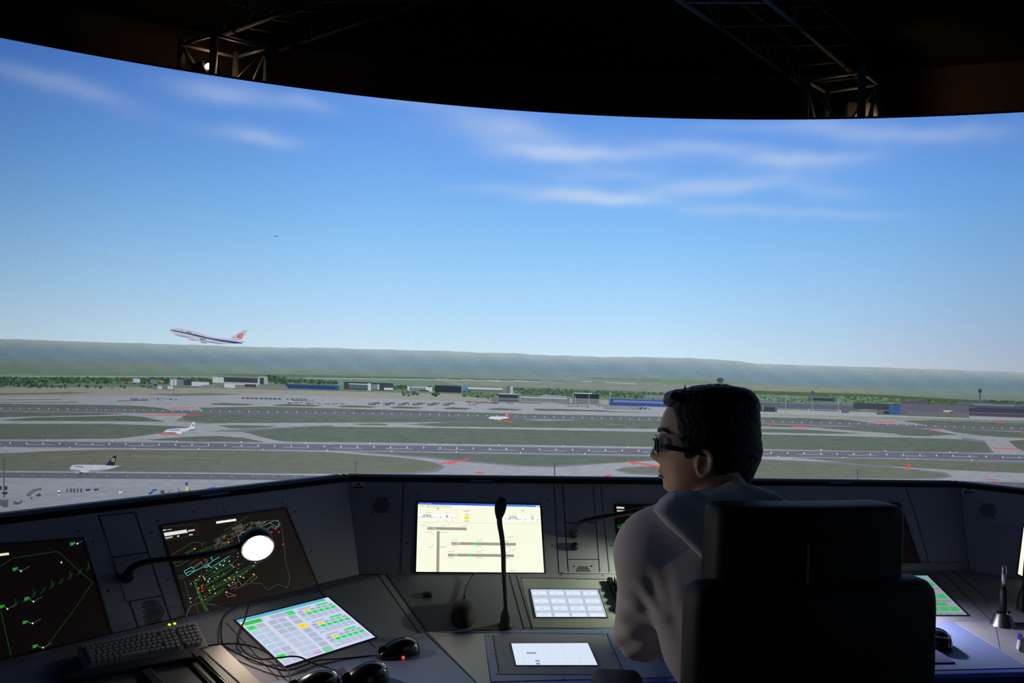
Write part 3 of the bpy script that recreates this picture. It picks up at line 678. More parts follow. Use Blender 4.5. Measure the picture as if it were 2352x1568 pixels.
# ------------------------------------------------------------------ truss towers and overhead trusses
ZT = 3.42
def lattice(mb, a, b, w, m, sides, r=.016, rb=.008, bays=6, skip=()):
    """box truss from a to b; sides are the four corner offsets"""
    a, b = Vector(a), Vector(b)
    for s in sides: mb.tube([a + s, b + s], r, m, 8)
    for i in range(4):
        s0, s1 = sides[i], sides[(i + 1) % 4]
        for k in range(bays):
            p = a + (b - a) * (k / bays); q = a + (b - a) * ((k + 1) / bays)
            mb.tube([p + s0, p + s1], rb, m, 6)
            if k % 2: mb.tube([p + s0, q + s1], rb, m, 6)
            else: mb.tube([p + s1, q + s0], rb, m, 6)
def tower(pxs, depth, label, top):
    """pxs: pixel x of left, front, right, back posts"""
    d = depth; c = [ony(x, 180, dd) for x, dd in zip(pxs, (d, d - .19, d + .02, d + .2))]
    root = empty('truss_tower', (sum(p.x for p in c) / 4, sum(p.y for p in c) / 4, 0), label, 'truss', group=None)
    for p in c:
        mb = MB(); mb.tube([(p.x, p.y, 0), (p.x, p.y, top)], .024, M_TRUSS, 12); mb.build('post', root)
    mb = MB()
    P = [Vector((p.x, p.y, 0)) for p in c]; order = [0, 1, 2, 3]
    zs = [.2, .66, 1.12, 1.58, 2.04, 2.5, top - .48, top - .03]
    for i in range(4):
        a, b = P[order[i]], P[order[(i + 1) % 4]]
        for k, z in enumerate(zs):
            mb.tube([a + Vector((0, 0, z)), b + Vector((0, 0, z))], .011, M_TRUSS, 8)
            if k < len(zs) - 1:
                z2 = zs[k + 1]
                q = (a, b) if (k + i) % 2 else (b, a)
                mb.tube([q[0] + Vector((0, 0, z)), q[1] + Vector((0, 0, z2))], .010, M_TRUSS, 8)
    mb.build('brace', root)
    return root, P
tl, PL = tower((414, 488, 613, 541), 5.35, 'dark lattice truss tower behind the screen, top left of the photo', 3.45)
tr, PR = tower((1851, 1980, 2018, 1898), 5.05, 'dark lattice truss tower behind the screen, top right of the photo', 3.24)
def overhead(c1, c2, z, label, drop=.22):
    """two lower chords given by pixel pairs on height z, with upper chords above them"""
    A = [onz(*c1[0], z), onz(*c1[1], z)]; B = [onz(*c2[0], z), onz(*c2[1], z)]
    root = empty('overhead_truss', (A[0] + B[0]) / 2, label, 'truss')
    def ext(L): return [L[0] + (L[1] - L[0]) * .02, L[0] + (L[1] - L[0]) * 1.22]
    A, B = ext(A), ext(B); up = Vector((0, 0, drop))
    for P in (A, B):
        mb = MB(); mb.tube(P, .016, M_TRUSS2, 10); mb.build('chord', root)
        mb = MB(); mb.tube([p + up for p in P], .014, M_TRUSS2, 10); mb.build('chord', root)
    mb = MB(); nb = 5
    for k in range(nb + 1):
        t = k / nb; a = A[0].lerp(A[1], t); b = B[0].lerp(B[1], t)
        mb.tube([a, b], .010, M_TRUSS2, 6); mb.tube([a + up, b + up], .008, M_TRUSS2, 6)
        mb.tube([a, a + up], .006, M_TRUSS2, 6); mb.tube([b, b + up], .006, M_TRUSS2, 6)
        if k < nb:
            a2 = A[0].lerp(A[1], (k + 1) / nb); b2 = B[0].lerp(B[1], (k + 1) / nb)
            mb.tube([a, a2 + up], .005, M_TRUSS2, 6); mb.tube([b2, b + up], .005, M_TRUSS2, 6)
    mb.build('brace', root)
overhead([(1840, 196), (1562, 0)], [(1974, 180), (1762, 0)], 3.26, 'long overhead truss reaching from the right tower towards the viewer')
overhead([(512, 80), (735, 0)], [(636, 118), (985, 0)], 3.47, 'faint overhead truss reaching from the left tower towards the viewer')
# warm work lamps behind the screen
def spot(name, p, to, energy, color, angle=60, blend=.8, size=.03):
    ld = bpy.data.lights.new(name, 'SPOT'); ld.energy = energy; ld.color = color; ld.spot_size = math.radians(angle); ld.spot_blend = blend; ld.shadow_soft_size = size
    lo = bpy.data.objects.new(name, ld); C.objects.link(lo); lo.location = p; lo.rotation_euler = (Vector(to) - Vector(p)).to_track_quat('-Z', 'Y').to_euler(); return lo
def work_lamp(p, label, power, facing, target, spot_power):
    root = empty('work_lamp', p, label, 'lamp')
    mb = MB(); mb.lathe([(.02, 0), (.045, .02), (.05, .09), (.048, .095)], M_BLACK, axis=facing, o=p); mb.build('lamp_housing', root)
    mb = MB(); mb.lathe([(.001, .096), (.016, .1), (.020, .115), (.014, .135), (.001, .14)], emis('warm_bulb', (1., .66, .32), 14.), axis=facing, o=p); mb.build('bulb', root)
    mb = MB(); mb.tube([Vector(p), Vector(p) + Vector((0, 0, -.5))], .008, M_BLACK); mb.build('bracket', root)
    ld = bpy.data.lights.new('work_lamp_light', 'POINT'); ld.energy = power; ld.color = (1., .62, .32); ld.shadow_soft_size = .04
    lo = bpy.data.objects.new('work_lamp_light', ld); C.objects.link(lo); lo.location = Vector(p) + Vector(facing).normalized() * .22
    spot('work_lamp_spot', lo.location, target, spot_power, (1., .6, .3), 75, 1.)
    return root
work_lamp(ony(441, 166, 5.3), 'small glowing warm lamp at the foot of the left truss tower', .9, (.25, .0, .1), ony(200, 110, 7.), 2.2)
work_lamp(ony(1885, 302, 5.02), 'warm work lamp hidden behind the right part of the screen', .9, (1., .0, .12), ony(2300, 200, 6.6), 16.)
b_ = empty('junction_box', ony(1962, 272, 5.25), 'grey box hung inside the right truss tower', 'box')
mb = MB(); mb.rbox(ony(1966, 274, 5.25), (.15, .1, .2), .01, mat('dark_box_grey', (.05, .05, .055), .6)); mb.build('housing', b_)
mb = MB(); mb.tube([ony(1945, 256, 5.25), ony(1948, 240, 5.25), ony(1952, 230, 5.25)], .006, M_BLACK); mb.build('cable', b_)

# ------------------------------------------------------------------ control console
UM = Vector((1, .148, 0)).normalized(); WL = Vector((-.636, -.772, 0)).normalized(); WR = Vector((.775, -.632, 0)).normalized()
ZTOP, ZB, ZD = 1.068, .806, .72
T0 = Vector((-.487, 2.501, ZTOP)); T1 = Vector((1.539, 2.801, ZTOP))
B0 = Vector((-.418, 2.374, ZB)); B1 = Vector((1.50, 2.658, ZB))
S0 = Vector((-.347, 2.385, ZB)); S1 = Vector((1.50, 2.658, ZB))
D0 = Vector((-.201, 2.160, ZD)); D1 = Vector((1.44, 2.403, ZD))
E0 = Vector((-.050, 1.843, ZD)); E1 = Vector((1.31, 2.044, ZD))
Z = Vector((0, 0, 1))
# planes
P_UM = Plane(T0, T1, (T0 + T1) / 2 + (B0 - T0) * .5 + (B1 - T1) * .5)
P_UL = Plane(T0, T0 + WL, B0)
P_SM = Plane(S0, S1, (D0 + D1) / 2)
P_SL = Plane(S0, S0 + WL, D0)
P_UR = Plane(T1, T1 + WR, B1)
P_SR = Plane(S1, S1 + WR, D1)
P_D = Plane(D0, D1, E0)
LL, LR = 2.1, 1.5          # length of the side wings
def onp(p, pl):
    """drop point p onto plane pl along z"""
    return Vector((p.x, p.y, pl.o.z - ((p.x - pl.o.x) * pl.n.x + (p.y - pl.o.y) * pl.n.y) / pl.n.z))
def slab(mb, pts, th, m):
    pts = [Vector(p) for p in pts]; n = (pts[1] - pts[0]).cross(pts[2] - pts[0]).normalized()
    if n.dot(Vector((.3, 0, CZ + .4)) - pts[0]) < 0: n = -n
    mb.prism(pts, -n * th, m)
def groove(mb, pl, pts, w=.0025, off=.0006):
    for a, b in zip(pts, pts[1:]):
        p = pl.at(*a, off); q = pl.at(*b, off); d = (q - p).normalized(); s = d.cross(pl.n) * w / 2
        mb.add([p + s, q + s, q - s, p - s], [(0, 1, 2, 3)], M_SEAM)
def screws(mb, pl, pts, r=.0023, off=.0008):
    for a in pts:
        p = pl.at(*a); mb.lathe([(r, 0), (r, .0005), (r * .5, .0008)], M_SCREW, axis=pl.n, o=p + pl.n * off * .5, n=8)
def grille(root, pl, cx, cy, rows, pitch, hang=0.):
    """hexagon of round holes"""
    o = pl.at(cx, cy, .001); ux = (pl.at(cx + 20, cy, .001) - o); ux = Vector((ux.x, ux.y, 0)).normalized(); uy = pl.n.cross(ux).normalized()
    if uy.z < 0: uy = -uy
    mb = MB(); R = rows // 2
    for r in range(-R, R + 1):
        nn = rows - abs(r)
        for k in range(nn):
            c = o + ux * ((k - (nn - 1) / 2) * pitch) + uy * (r * pitch * .87)
            mb.lathe([(pitch * .34, 0), (pitch * .34, .0004)], M_SEAM, axis=pl.n, o=c, n=6)
    for a, b in [(-1, -1), (1, -1), (-1, 1), (1, 1)]:
        c = o + ux * a * pitch * rows * .48 + uy * b * pitch * R * .95
        mb.lathe([(.0022, 0), (.0022, .0006)], M_SCREW, axis=pl.n, o=c, n=8)
    return mb.build('loudspeaker_grille', root)
def console(label, T, B, S, D, E, lower=True):
    root = empty('control_console', ((E[0].x + E[1].x) / 2, (E[0].y + E[1].y) / 2, 0), label, 'console')
    return root
con_m = console('middle section of the dark grey control console, facing the camera, behind the seated man', 0, 0, 0, 0, [E0, E1])
con_l = console('left wing of the grey console with two dark radar monitors, angled towards the camera', 0, 0, 0, 0, [E0 + WL * .6, E0])
con_r = console('right wing of the grey console at the photo\'s right edge', 0, 0, 0, 0, [E1, E1 + WR * .5])
def rail(mb, a, b, m):
    d = (b - a).normalized(); back = Vector((-d.y, d.x, 0))
    if back.dot(Vector((0, 1, 0)) + a * 0) < 0 and abs(d.x) > .99: back = -back
    return back
def wing(root, T, TE, B, BE, S, SE, D, DE, E, EE, out):
    """upright panel, slanted panel, desktop, black top rail and closed back; out = outward (away from viewer) horizontal"""
    mb = MB(); slab(mb, [T, TE, BE, B], .02, M_GREY); up = mb.build('upright_panel', root)
    mb = MB(); slab(mb, [S, SE, DE, D], .02, M_GREY)
    mb.prism([B - Z * .002, BE - Z * .002, SE - Z * .002, S - Z * .002], (0, 0, -.015), M_GREY)
    sl = mb.build('slanted_panel', root)
    mb = MB(); r0 = T - Z * .016 - out * .012; r1 = TE - Z * .016 - out * .012
    mb.prism([r0, r1, r1 + out * .022, r0 + out * .022], (0, 0, .015), mat('matt_black_rail', (.008, .008, .009), .9, spec=.1))
    rl = mb.build('top_rail', root, 'black rail', bevel=.003)
    mb = MB(); zc = Vector((0, 0, -.03))
    mb.prism([D, DE, EE, E], zc, M_GREYL)
    dk = mb.build('desktop', root)
    mb = MB(); g = Vector((0, 0, .0005)); o2 = out
    mb.prism([E + g, EE + g, EE + g - out * .035, E + g - out * .035], (0, 0, -.032), M_BLUE)
    mb.build('desk_edging', root, 'dark blue edging', bevel=.008)
    mb = MB(); q = out * .05
    T_, TE_ = T + out * .03, TE + out * .03; mb.prism([T_, TE_, TE_ + out * .02, T_ + out * .02], Vector((0, 0, -T.z)), M_GREY)
    e = out * .32; mb.prism([E + e - Z * .03, EE + e - Z * .03, EE + e + out * .02 - Z * .03, E + e + out * .02 - Z * .03], Vector((0, 0, -(E.z - .03))), M_GREY)
    mb.build('cabinet', root)
    return up, sl, rl, dk
outM = Vector((-UM.y, UM.x, 0)); outL = Vector((WL.y, -WL.x, 0)); outR = Vector((-WR.y, WR.x, 0))
if outM.y < 0: outM = -outM
if outL.dot(Vector((-1, 1, 0))) < 0: outL = -outL
if outR.dot(Vector((1, 1, 0))) < 0: outR = -outR
def absorb(o, mb):
    """seams and screws belong to the panel they sit on"""
    src = mb.build('tmp', o.parent); n = len(o.data.materials); bm = bmesh.new(); bm.from_mesh(o.data); k = len(bm.faces)
    bm.from_mesh(src.data); bm.faces.ensure_lookup_table()
    for i in range(k, len(bm.faces)): bm.faces[i].material_index += n
    for m in src.data.materials: o.data.materials.append(m)
    bm.to_mesh(o.data); bm.free(); md = src.data; bpy.data.objects.remove(src); bpy.data.meshes.remove(md)
WM = wing(con_m, T0, T1, B0, B1, S0, S1, D0, D1, E0, E1, outM)
WLs = wing(con_l, T0 + WL * .001, T0 + WL * LL, B0 + WL * .001, B0 + WL * LL, S0 + WL * .001, S0 + WL * LL, D0 + WL * .001, D0 + WL * LL, E0 + WL * .001, E0 + WL * LL, outL)
WRs = wing(con_r, T1 + WR * .001, T1 + WR * LR, B1 + WR * .001, B1 + WR * LR, S1 + WR * .001, S1 + WR * LR, D1 + WR * .001, D1 + WR * LR, E1 + WR * .001, E1 + WR * LR, outR)

# ---- panel seams and screws (surface detail of the panels)
mb = MB()
groove(mb, P_UM, [(927, 1104), (920, 1314)]); groove(mb, P_UM, [(1272, 1108), (1284, 1316)]); groove(mb, P_UM, [(1362, 1110), (1378, 1316)])
groove(mb, P_UM, [(1292, 1112), (1306, 1316)]); groove(mb, P_UM, [(1379, 1110), (1400, 1316)])
groove(mb, P_UM, [(2078, 1112), (2105, 1190), (2135, 1296)])
groove(mb, P_UM, [(1300, 1200), (1368, 1200)]); groove(mb, P_UM, [(1304, 1284), (1375, 1284)])
for a in [(938,1141),(959,1138),(1103,1142),(1242,1144),(1260,1147),(935,1247),(949,1106),(1268,1253),(1391,1150),(1409,1146),(1404,1253),(1252,1114),(1305,1176),(1282,1116),(1351,1124),(1359,1205),(1369,1118),(1394,1117),(1303,1220),(1330,1220),(1320,1279),(1371,1279),(1780,1116),(1935,1145),(2060,1143),(2075,1146),(1770,1110)]:
    screws(mb, P_UM, [a])
absorb(WM[0], mb)
mb = MB()
for a in [[(1170,1320),(1204,1445)],[(1186,1320),(1223,1445)],[(886,1317),(980,1450)],[(1196,1326),(1400,1330)],[(1205,1441),(1420,1444)],[(1394,1332),(1440,1441)],
          [(2160,1308),(2275,1424)],[(2185,1306),(2310,1412)]]: groove(mb, P_SM, a)
screws(mb, P_SM, [(1385,1322),(1288,1321),(1232,1447),(1216,1447),(1195,1447),(1322,1447),(1253,1447),(958,1318),(1428,1447)])
absorb(WM[1], mb)
mb = MB()
for a in [[(1111,1458),(1127,1566)],[(1132,1458),(1147,1548),(1420,1549)],[(1000,1452),(1118,1452)],[(1118,1452),(1400,1455)],[(1394,1455),(1440,1560)],[(2310,1430),(2352,1429)]]: groove(mb, P_D, a)
screws(mb, P_D, [(1132,1502),(1140,1548),(1123,1460),(1153,1460),(1387,1460),(1382,1451),(1409,1501),(1295,1560)])
absorb(WM[3], mb)
mb = MB()
groove(mb, P_UL, [(227,1184),(318,1440)], .003); groove(mb, P_UL, [(310,1176),(398,1440)], .003); groove(mb, P_UL, [(227,1184),(310,1176)]); groove(mb, P_UL, [(258,1280),(338,1268)]); groove(mb, P_UL, [(290,1382),(370,1368)])
screws(mb, P_UL, [(200,1178),(325,1162),(363,1196),(181,1220),(215,1243),(250,1356),(349,1224),(387,1330),(445,1174),(515,1175),(520,1121),(649,1156),(677,1175),(714,1266),(235,1186),(303,1177),(264,1278),(333,1267),(655,1113)])
screws(mb, P_UL, [(785,1104)])
absorb(WLs[0], mb)
mb = MB()
for a in [[(730,1352),(862,1487)],[(870,1322),(962,1452)],[(520,1430),(640,1560)]]: groove(mb, P_SL, a)
groove(mb, P_SL, [(690,1368),(880,1322)], .002)
absorb(WLs[1], mb)
mb = MB()
groove(mb, P_D, [(976,1452),(1096,1568)], .0035)
absorb(WLs[3], mb)
# access panels of the intercom column
def quad_panel(name, pl, px, th, m, root, label=None, off=.0):
    mb = MB(); p = [pl.at(x, y, off + th) for x, y in px]; mb.prism(p, -pl.n * th, m)
    return mb.build(name, root, label)
quad_panel('access_panel', P_UL, [(229,1186),(308,1178),(336,1266),(259,1278)], .0012, M_GREY, con_l)
quad_panel('access_panel', P_UL, [(259,1281),(338,1270),(369,1366),(290,1380)], .0012, M_GREY, con_l)
quad_panel('access_panel', P_UM, [(1294,1116),(1361,1117),(1366,1198),(1300,1198)], .0012, M_GREY, con_m)
quad_panel('access_panel', P_UM, [(1300,1202),(1367,1202),(1374,1283),(1304,1283)], .0012, M_GREY, con_m)
grille(con_m, P_UM, 877, 1160, 9, .0062)
grille(con_m, P_UM, 1341, 1318, 9, .0062)
grille(con_l, P_UL, 346, 1408, 11, .0062)
grille(con_r, P_UR, 2270, 1172, 9, .0062)
# small rating plates
def plate(pl, px, root):
    o = quad_panel('rating_plate', pl, px, .001, mat('plate_grey', (.5, .53, .58), .5), root, 'small pale plate')
    b = MB(); x0 = min(p[0] for p in px); x1 = max(p[0] for p in px); y0 = min(p[1] for p in px); y1 = max(p[1] for p in px); cx = (x0 + x1) / 2
    f = lambda x, y: pl.at(x, y, .0016)
    b.add([f(cx, y0 + 2), f(cx + 6, y0 + 9), f(cx - 6, y0 + 9)], [(0, 1, 2)], M_SEAM)
    b.add([f(x0 + 3, y1 - 6), f(x1 - 3, y1 - 6), f(x1 - 3, y1 - 2), f(x0 + 3, y1 - 2)], [(0, 1, 2, 3)], M_SEAM)
    b.build('plate_print', o)
plate(P_UM, [(809,1106),(838,1107),(837,1123),(810,1122)], con_m)
plate(P_UR, [(2210,1116),(2238,1120),(2238,1134),(2211,1130)], con_r)
mb = MB()
for x0, x1 in [(1080,1132)]:
    a, b = x0, x1; mb.add([P_UM.at(a,1102.5,.012), P_UM.at(b,1103,.012), P_UM.at(b,1106,.012), P_UM.at(a,1105.5,.012)], [(0,1,2,3)], M_GREYL)
for x0, x1 in [(1905,1955)]:
    mb.add([P_UM.at(x0,1107,.012), P_UM.at(x1,1107,.012), P_UM.at(x1,1110,.012), P_UM.at(x0,1110,.012)], [(0,1,2,3)], M_GREYL)
mb.build('rail_label', con_m)
mb = MB(); mb.add([P_UL.at(463,1137,.012), P_UL.at(527,1129,.012), P_UL.at(527,1132.5,.012), P_UL.at(463,1140.5,.012)], [(0,1,2,3)], M_GREYL); mb.build('rail_label', con_l)
# sockets and push button
def socket(pl, x, y, w, h, root, name='socket'):
    c = pl.at(x, y); mb = MB(); R = Matrix((UM, pl.n.cross(UM), pl.n)).transposed()
    mb.rbox(c + pl.n * .003, (w, h, .006), .002, M_BLACK, rot=R); mb.rbox(c + pl.n * .0065, (w * .6, h * .5, .002), .0008, M_SEAM, rot=R)
    return mb.build(name, root, 'black socket')
socket(P_SM, 983, 1366, .024, .026, con_m)
mb = MB(); mb.lathe([(.011, 0), (.012, .01), (.010, .018), (.001, .019)], M_BLACK, axis=P_UM.n, o=P_UM.at(1319, 1256)); mb.build('push_button', con_m, 'round black button')

# ---- displays
def monitor(root, pl, corners, glass_m, name='monitor', label=None, rim=.006, depth=.0, inset=.004):
    """frame, slightly recessed dark glass; corners clockwise from top left in pixels"""
    P = [pl.at(*c, .0) for c in corners]; mid = sum(P, Vector()) / 4
    def grow(p, g): return p + (p - mid).normalized() * g
    fr = MB(); o = [grow(p, rim) + pl.n * .0022 for p in P]; i = [p + pl.n * .0022 for p in P]; d = [p + pl.n * .0006 for p in P]; ob = [q - pl.n * .002 for q in o]
    for k in range(4):
        j = (k + 1) % 4
        fr.add([o[k], o[j], i[j], i[k]], [(0, 1, 2, 3)], M_BLACK); fr.add([i[k], i[j], d[j], d[k]], [(0, 1, 2, 3)], M_BLACK); fr.add([ob[k], ob[j], o[j], o[k]], [(0, 1, 2, 3)], M_BLACK)
    f = fr.build(name, root, label)
    g = MB(); g.add([p + pl.n * .0008 for p in P], [(0, 1, 2, 3)], glass_m); g.build('display_glass', f)
    return f
class Draw:
    """draws on a display in photo pixels or in 0..1 coordinates of its corners"""
    def __init__(s, pl, corners=None, off=.0011):
        s.pl, s.off, s.mb, s.n = pl, off, MB(), 0
        if corners: s.P = [pl.at(*c) for c in corners]
    def px(s, x, y): return s.pl.at(x, y, s.off + s.n * .00004)
    def st(s, a, b):
        P = s.P; return P[0] * (1 - a) * (1 - b) + P[1] * a * (1 - b) + P[2] * a * b + P[3] * (1 - a) * b + s.pl.n * (s.off + s.n * .00004)
    def poly(s, pts, c, f=None):
        f = f or s.px; s.mb.add([f(*p) for p in pts], [list(range(len(pts)))], glow(c)); return s
    def rect(s, x0, y0, x1, y1, c, f=None): return s.poly([(x0, y0), (x1, y0), (x1, y1), (x0, y1)], c, f)
    def line(s, pts, w, c, f=None):
        for a, b in zip(pts, pts[1:]):
            dx, dy = b[0] - a[0], b[1] - a[1]; L = math.hypot(dx, dy) or 1; nx, ny = -dy / L * w / 2, dx / L * w / 2
            s.poly([(a[0] + nx, a[1] + ny), (b[0] + nx, b[1] + ny), (b[0] - nx, b[1] - ny), (a[0] - nx, a[1] - ny)], c, f)
    def text(s, t, x, y, h, c, f=None, width=None): add_text(s.mb, t, glow(c), f or s.px, x, y, h, width)
    def up(s): s.n += 1; return s
    def build(s, parent, name='display_picture'): return s.mb.build(name, parent)

# cream weather display in the middle
QW = [(960, 1153), (1240, 1160), (1249.5, 1315), (955.5, 1313)]
m_ = monitor(con_m, P_UM, QW, M_GLASS, label='lit cream weather display')
d = Draw(P_UM, QW)
m_cream = emis('cream_display_light', lin((250, 252, 228)), 1.)
d.mb.add([d.st(0, 0), d.st(1, 0), d.st(1, 1), d.st(0, 1)], [(0, 1, 2, 3)], m_cream)
d.up(); st = d.st
for k in range(14): d.rect(k / 14, 0, (k + 1) / 14, .032, (40 + 3 * k, 66 + 6 * k, 196 + 3 * k), st)
d.up(); d.text('Airport weather', .012, .026, .016, (220,226,240), st, .10)
d.rect(.965, .006, .995, .028, (210,220,236), st)
d.rect(0, .034, .27, .075, (244,243,214), st)
for x, w, t in [(.02,.03,'File'),(.09,.045,'Info'),(.14,.05,'Alarm'),(.20,.045,'General'),(.255,.012,'?')]: d.text(t, x, .065, .018, (120,130,116), st, w)
d.rect(.078, .048, .088, .066, (120,140,60), st); d.rect(.132, .048, .142, .066, (70,150,110), st)
for y in (.034, .080, .118, .285): d.line([(0, y), (.31 if y < .2 else 1, y)], .0025, (214,214,196), st)
d.line([(.31, .09), (.31, .29)], .002, (214,214,196), st); d.line([(.31, .09), (1, .09)], .002, (214,214,196), st); d.line([(.0, .295), (1, .295)], .003, (206,206,190), st)
d.line([(.62, .12), (1, .12)], .002, (220,220,200), st)
def windbox(x0, wd, v, rw, spd):
    d.rect(x0, .175, x0 + .30, .245, (252,252,252), st); d.up()
    d.text(rw, x0 + .15, .105, .03, (110,112,100), st, .02)
    d.text('Direction', x0 + .06, .158, .014, (150,140,120), st, .05); d.text('Speed', x0 + .22, .158, .014, (150,140,120), st, .035)
    d.text(wd, x0 + .045, .226, .048, (50,54,66), st, .062); d.text(spd, x0 + .227, .222, .046, (50,54,66), st, .018)
    d.text('060', x0 + .004, .228, .016, (150,154,160), st, .024); d.text('120', x0 + .124, .228, .016, (150,154,160), st, .024)
    d.poly([(x0 + .030, .220), (x0 + .041, .211), (x0 + .041, .229)], (50,54,66), st); d.poly([(x0 + .121, .220), (x0 + .110, .211), (x0 + .110, .229)], (50,54,66), st)
    d.poly([(x0 + .178, .213), (x0 + .188, .213), (x0 + .183, .228)], (50,54,66), st); d.poly([(x0 + .272, .230), (x0 + .282, .230), (x0 + .277, .214)], (50,54,66), st)
    d.text('3', x0 + .165, .226, .014, (150,154,160), st); d.text('8', x0 + .292, .226, .014, (150,154,160), st)
    for k, t in enumerate(('06', 'Head 4', 'Tail 2')): d.text(t, x0 + .16 + k * .052, .268, .014, (176,176,160), st, .012 + .02 * (k > 0))
    d.n -= 1
windbox(.0, '090', 0, '18', '6'); windbox(.695, '070', 0, '07', '5')
d.text('EDDF', .368, .130, .024, (100,104,96), st, .05); d.text('O/A', .383, .185, .026, (120,126,120), st, .032)
d.rect(.37, .195, .416, .24, (252,236,70), st); d.up(); d.text('J', .389, .232, .026, (90,90,50), st); d.text('VMC', .372, .29 - .012, .022, (110,132,160), st, .044)
BR = (166,152,146)
d.rect(.08, .362, .392, .402, BR, st); d.rect(.155, .42, .178, 1.0, BR, st)
d.rect(.272, .575, .785, .615, BR, st); d.rect(.245, .740, .765, .780, BR, st)
d.up()
for x, y in [(.083, .39), (.275, .602), (.248, .766)]: d.text('----', x + .004, y - .01, .005, (220,220,214), st, .025)
d.text('07L', .122, .392, .024, (250,250,246), st, .03); d.text('07C', .312, .604, .026, (250,250,246), st, .034); d.text('07R', .286, .770, .026, (250,250,246), st, .034)
d.rect(.448, .574, .470, .616, (70,230,110), st); d.rect(.402, .739, .425, .781, (70,230,110), st)
TXG = (150,150,138)
for x, y, t, w in [(.028,.345,'2000P',.044),(.084,.318,'TD',.014),(.188,.345,'2000P',.044),(.242,.322,'MP',.014),(.346,.350,'2000P',.044),(.386,.326,'SE',.012),
                   (.075,.448,'2000P',.044),(.120,.470,'SE',.014),(.180,.444,'MEDIUM',.062),(.116,.622,'MP',.016),(.082,.66,'2000P',.044),(.180,.656,'GOOD',.046),
                   (.275,.552,'2000P',.044),(.318,.522,'TD',.012),(.465,.560,'2000P',.044),(.505,.526,'MP',.014),(.69,.566,'2000P',.040),(.735,.534,'SE',.012),(.722,.498,'GOOD',.046),
                   (.270,.640,'GOOD',.046),(.462,.640,'GOOD',.046),(.694,.642,'GOOD',.046),(.247,.716,'2000P',.044),(.290,.690,'TD',.012),(.467,.720,'2000P',.044),(.512,.690,'MP',.014),
                   (.690,.720,'2000P',.040),(.727,.694,'GOOD',.046),(.242,.806,'GOOD',.046),(.465,.806,'GOOD',.046),(.690,.808,'GOOD',.040),(.118,.985,'TD',.014),(.728,.985,'GOOD',.048)]:
    d.text(t, x, y, .020 if 'O' in t else .014, TXG, st, w)
d.build(m_)

# radar map monitors on the left wing
M_RADAR = emis('radar_glass', lin((9, 4, 3)), 1., sample=False, base=.004)
M_RADAR2 = emis('radar_glass_warm', lin((22, 13, 11)), 1., sample=False, base=.008)
QL1 = [(-150, 1264), (188, 1237.5), (254, 1455), (-90, 1530)]
m1 = monitor(con_l, P_UL, QL1, M_RADAR, label='dark radar monitor cut by the photo\'s left edge')
d = Draw(P_UL, QL1); GN, GD = (46,170,70), (24,84,34)
d.poly([(-60,1278),(20,1268.5),(21,1274),(-60,1284)], (228,226,190))
d.line([(-60,1330),(0,1300),(30,1281),(130,1266),(136,1268),(175,1305),(213,1337),(170,1400),(92,1504)], .8, GD)
d.line([(2,1402),(12,1450),(28,1515)], .8, (28,104,42))
for k in range(9):
    x = 28 + k * 21; y = 1393 - k * 10.6
    for q in range(3): d.line([(x + q * 3, y - q * 5 + 2), (x + 11 + q * 2, y - q * 5 - 4)], .7, (22,80,32))
    if k % 2 == 0: d.line([(x + 6, y - 20), (x + 9, y - 6)], .8, (24,90,34))
for x, y, tx, ty in [(48,1311,-19,-8),(141,1291,0,0),(77,1381,-21,-10),(17,1398,-18,-9),(75,1431,-23,-6),(99,1487,-24,-7),(178,1248,-17,-3)]:
    d.poly([(x-2.4,y),(x,y-2.6),(x+2.4,y),(x,y+2.6)], (225,230,225))
    if tx:
        for q in range(3): d.line([(x + tx, y + ty + q * 2.7 + 2), (x + tx + 12 - 2 * q, y + ty + q * 2.7)], 1.5, GN)
        d.line([(x + tx + 10, y + ty + 3), (x, y)], .9, GN)
        d.line([(x + 2, y - 1), (x + 20, y - 11)], .6, (110,120,110))
d.build(m1)
QL2 = [(370, 1208), (655, 1168), (731, 1350), (434, 1415)]
m2 = monitor(con_l, P_UL, QL2, M_RADAR2, label='radar monitor showing the airport map behind the bright lamp')
d = Draw(P_UL, QL2)
def z6(pts): return [(370 + x / 6.03, 1160 + y / 6.03) for x, y in pts]
d.poly(z6([(760,225),(1035,185),(1045,215),(768,255)]), (240,238,226))
d.poly(z6([(18,385),(350,335),(370,378),(40,432)]), (226,226,222)); d.poly(z6([(12,342),(70,332),(74,348),(16,358)]), (200,200,196)); d.poly(z6([(85,335),(145,325),(147,335),(88,345)]), (180,180,176))
d.poly(z6([(370,345),(465,330),(468,350),(376,365)]), (210,210,206)); d.poly(z6([(385,402),(436,396),(440,410),(388,418)]), (200,200,196)); d.poly(z6([(50,448),(160,428),(162,446),(56,468)]), (190,190,186)); d.poly(z6([(220,420),(250,414),(252,436),(224,440)]), (190,190,186))
d.line(z6([(8,300),(470,262),(520,405),(50,482),(5,330)]), .5, (70,70,66))
G2 = (34,92,36)
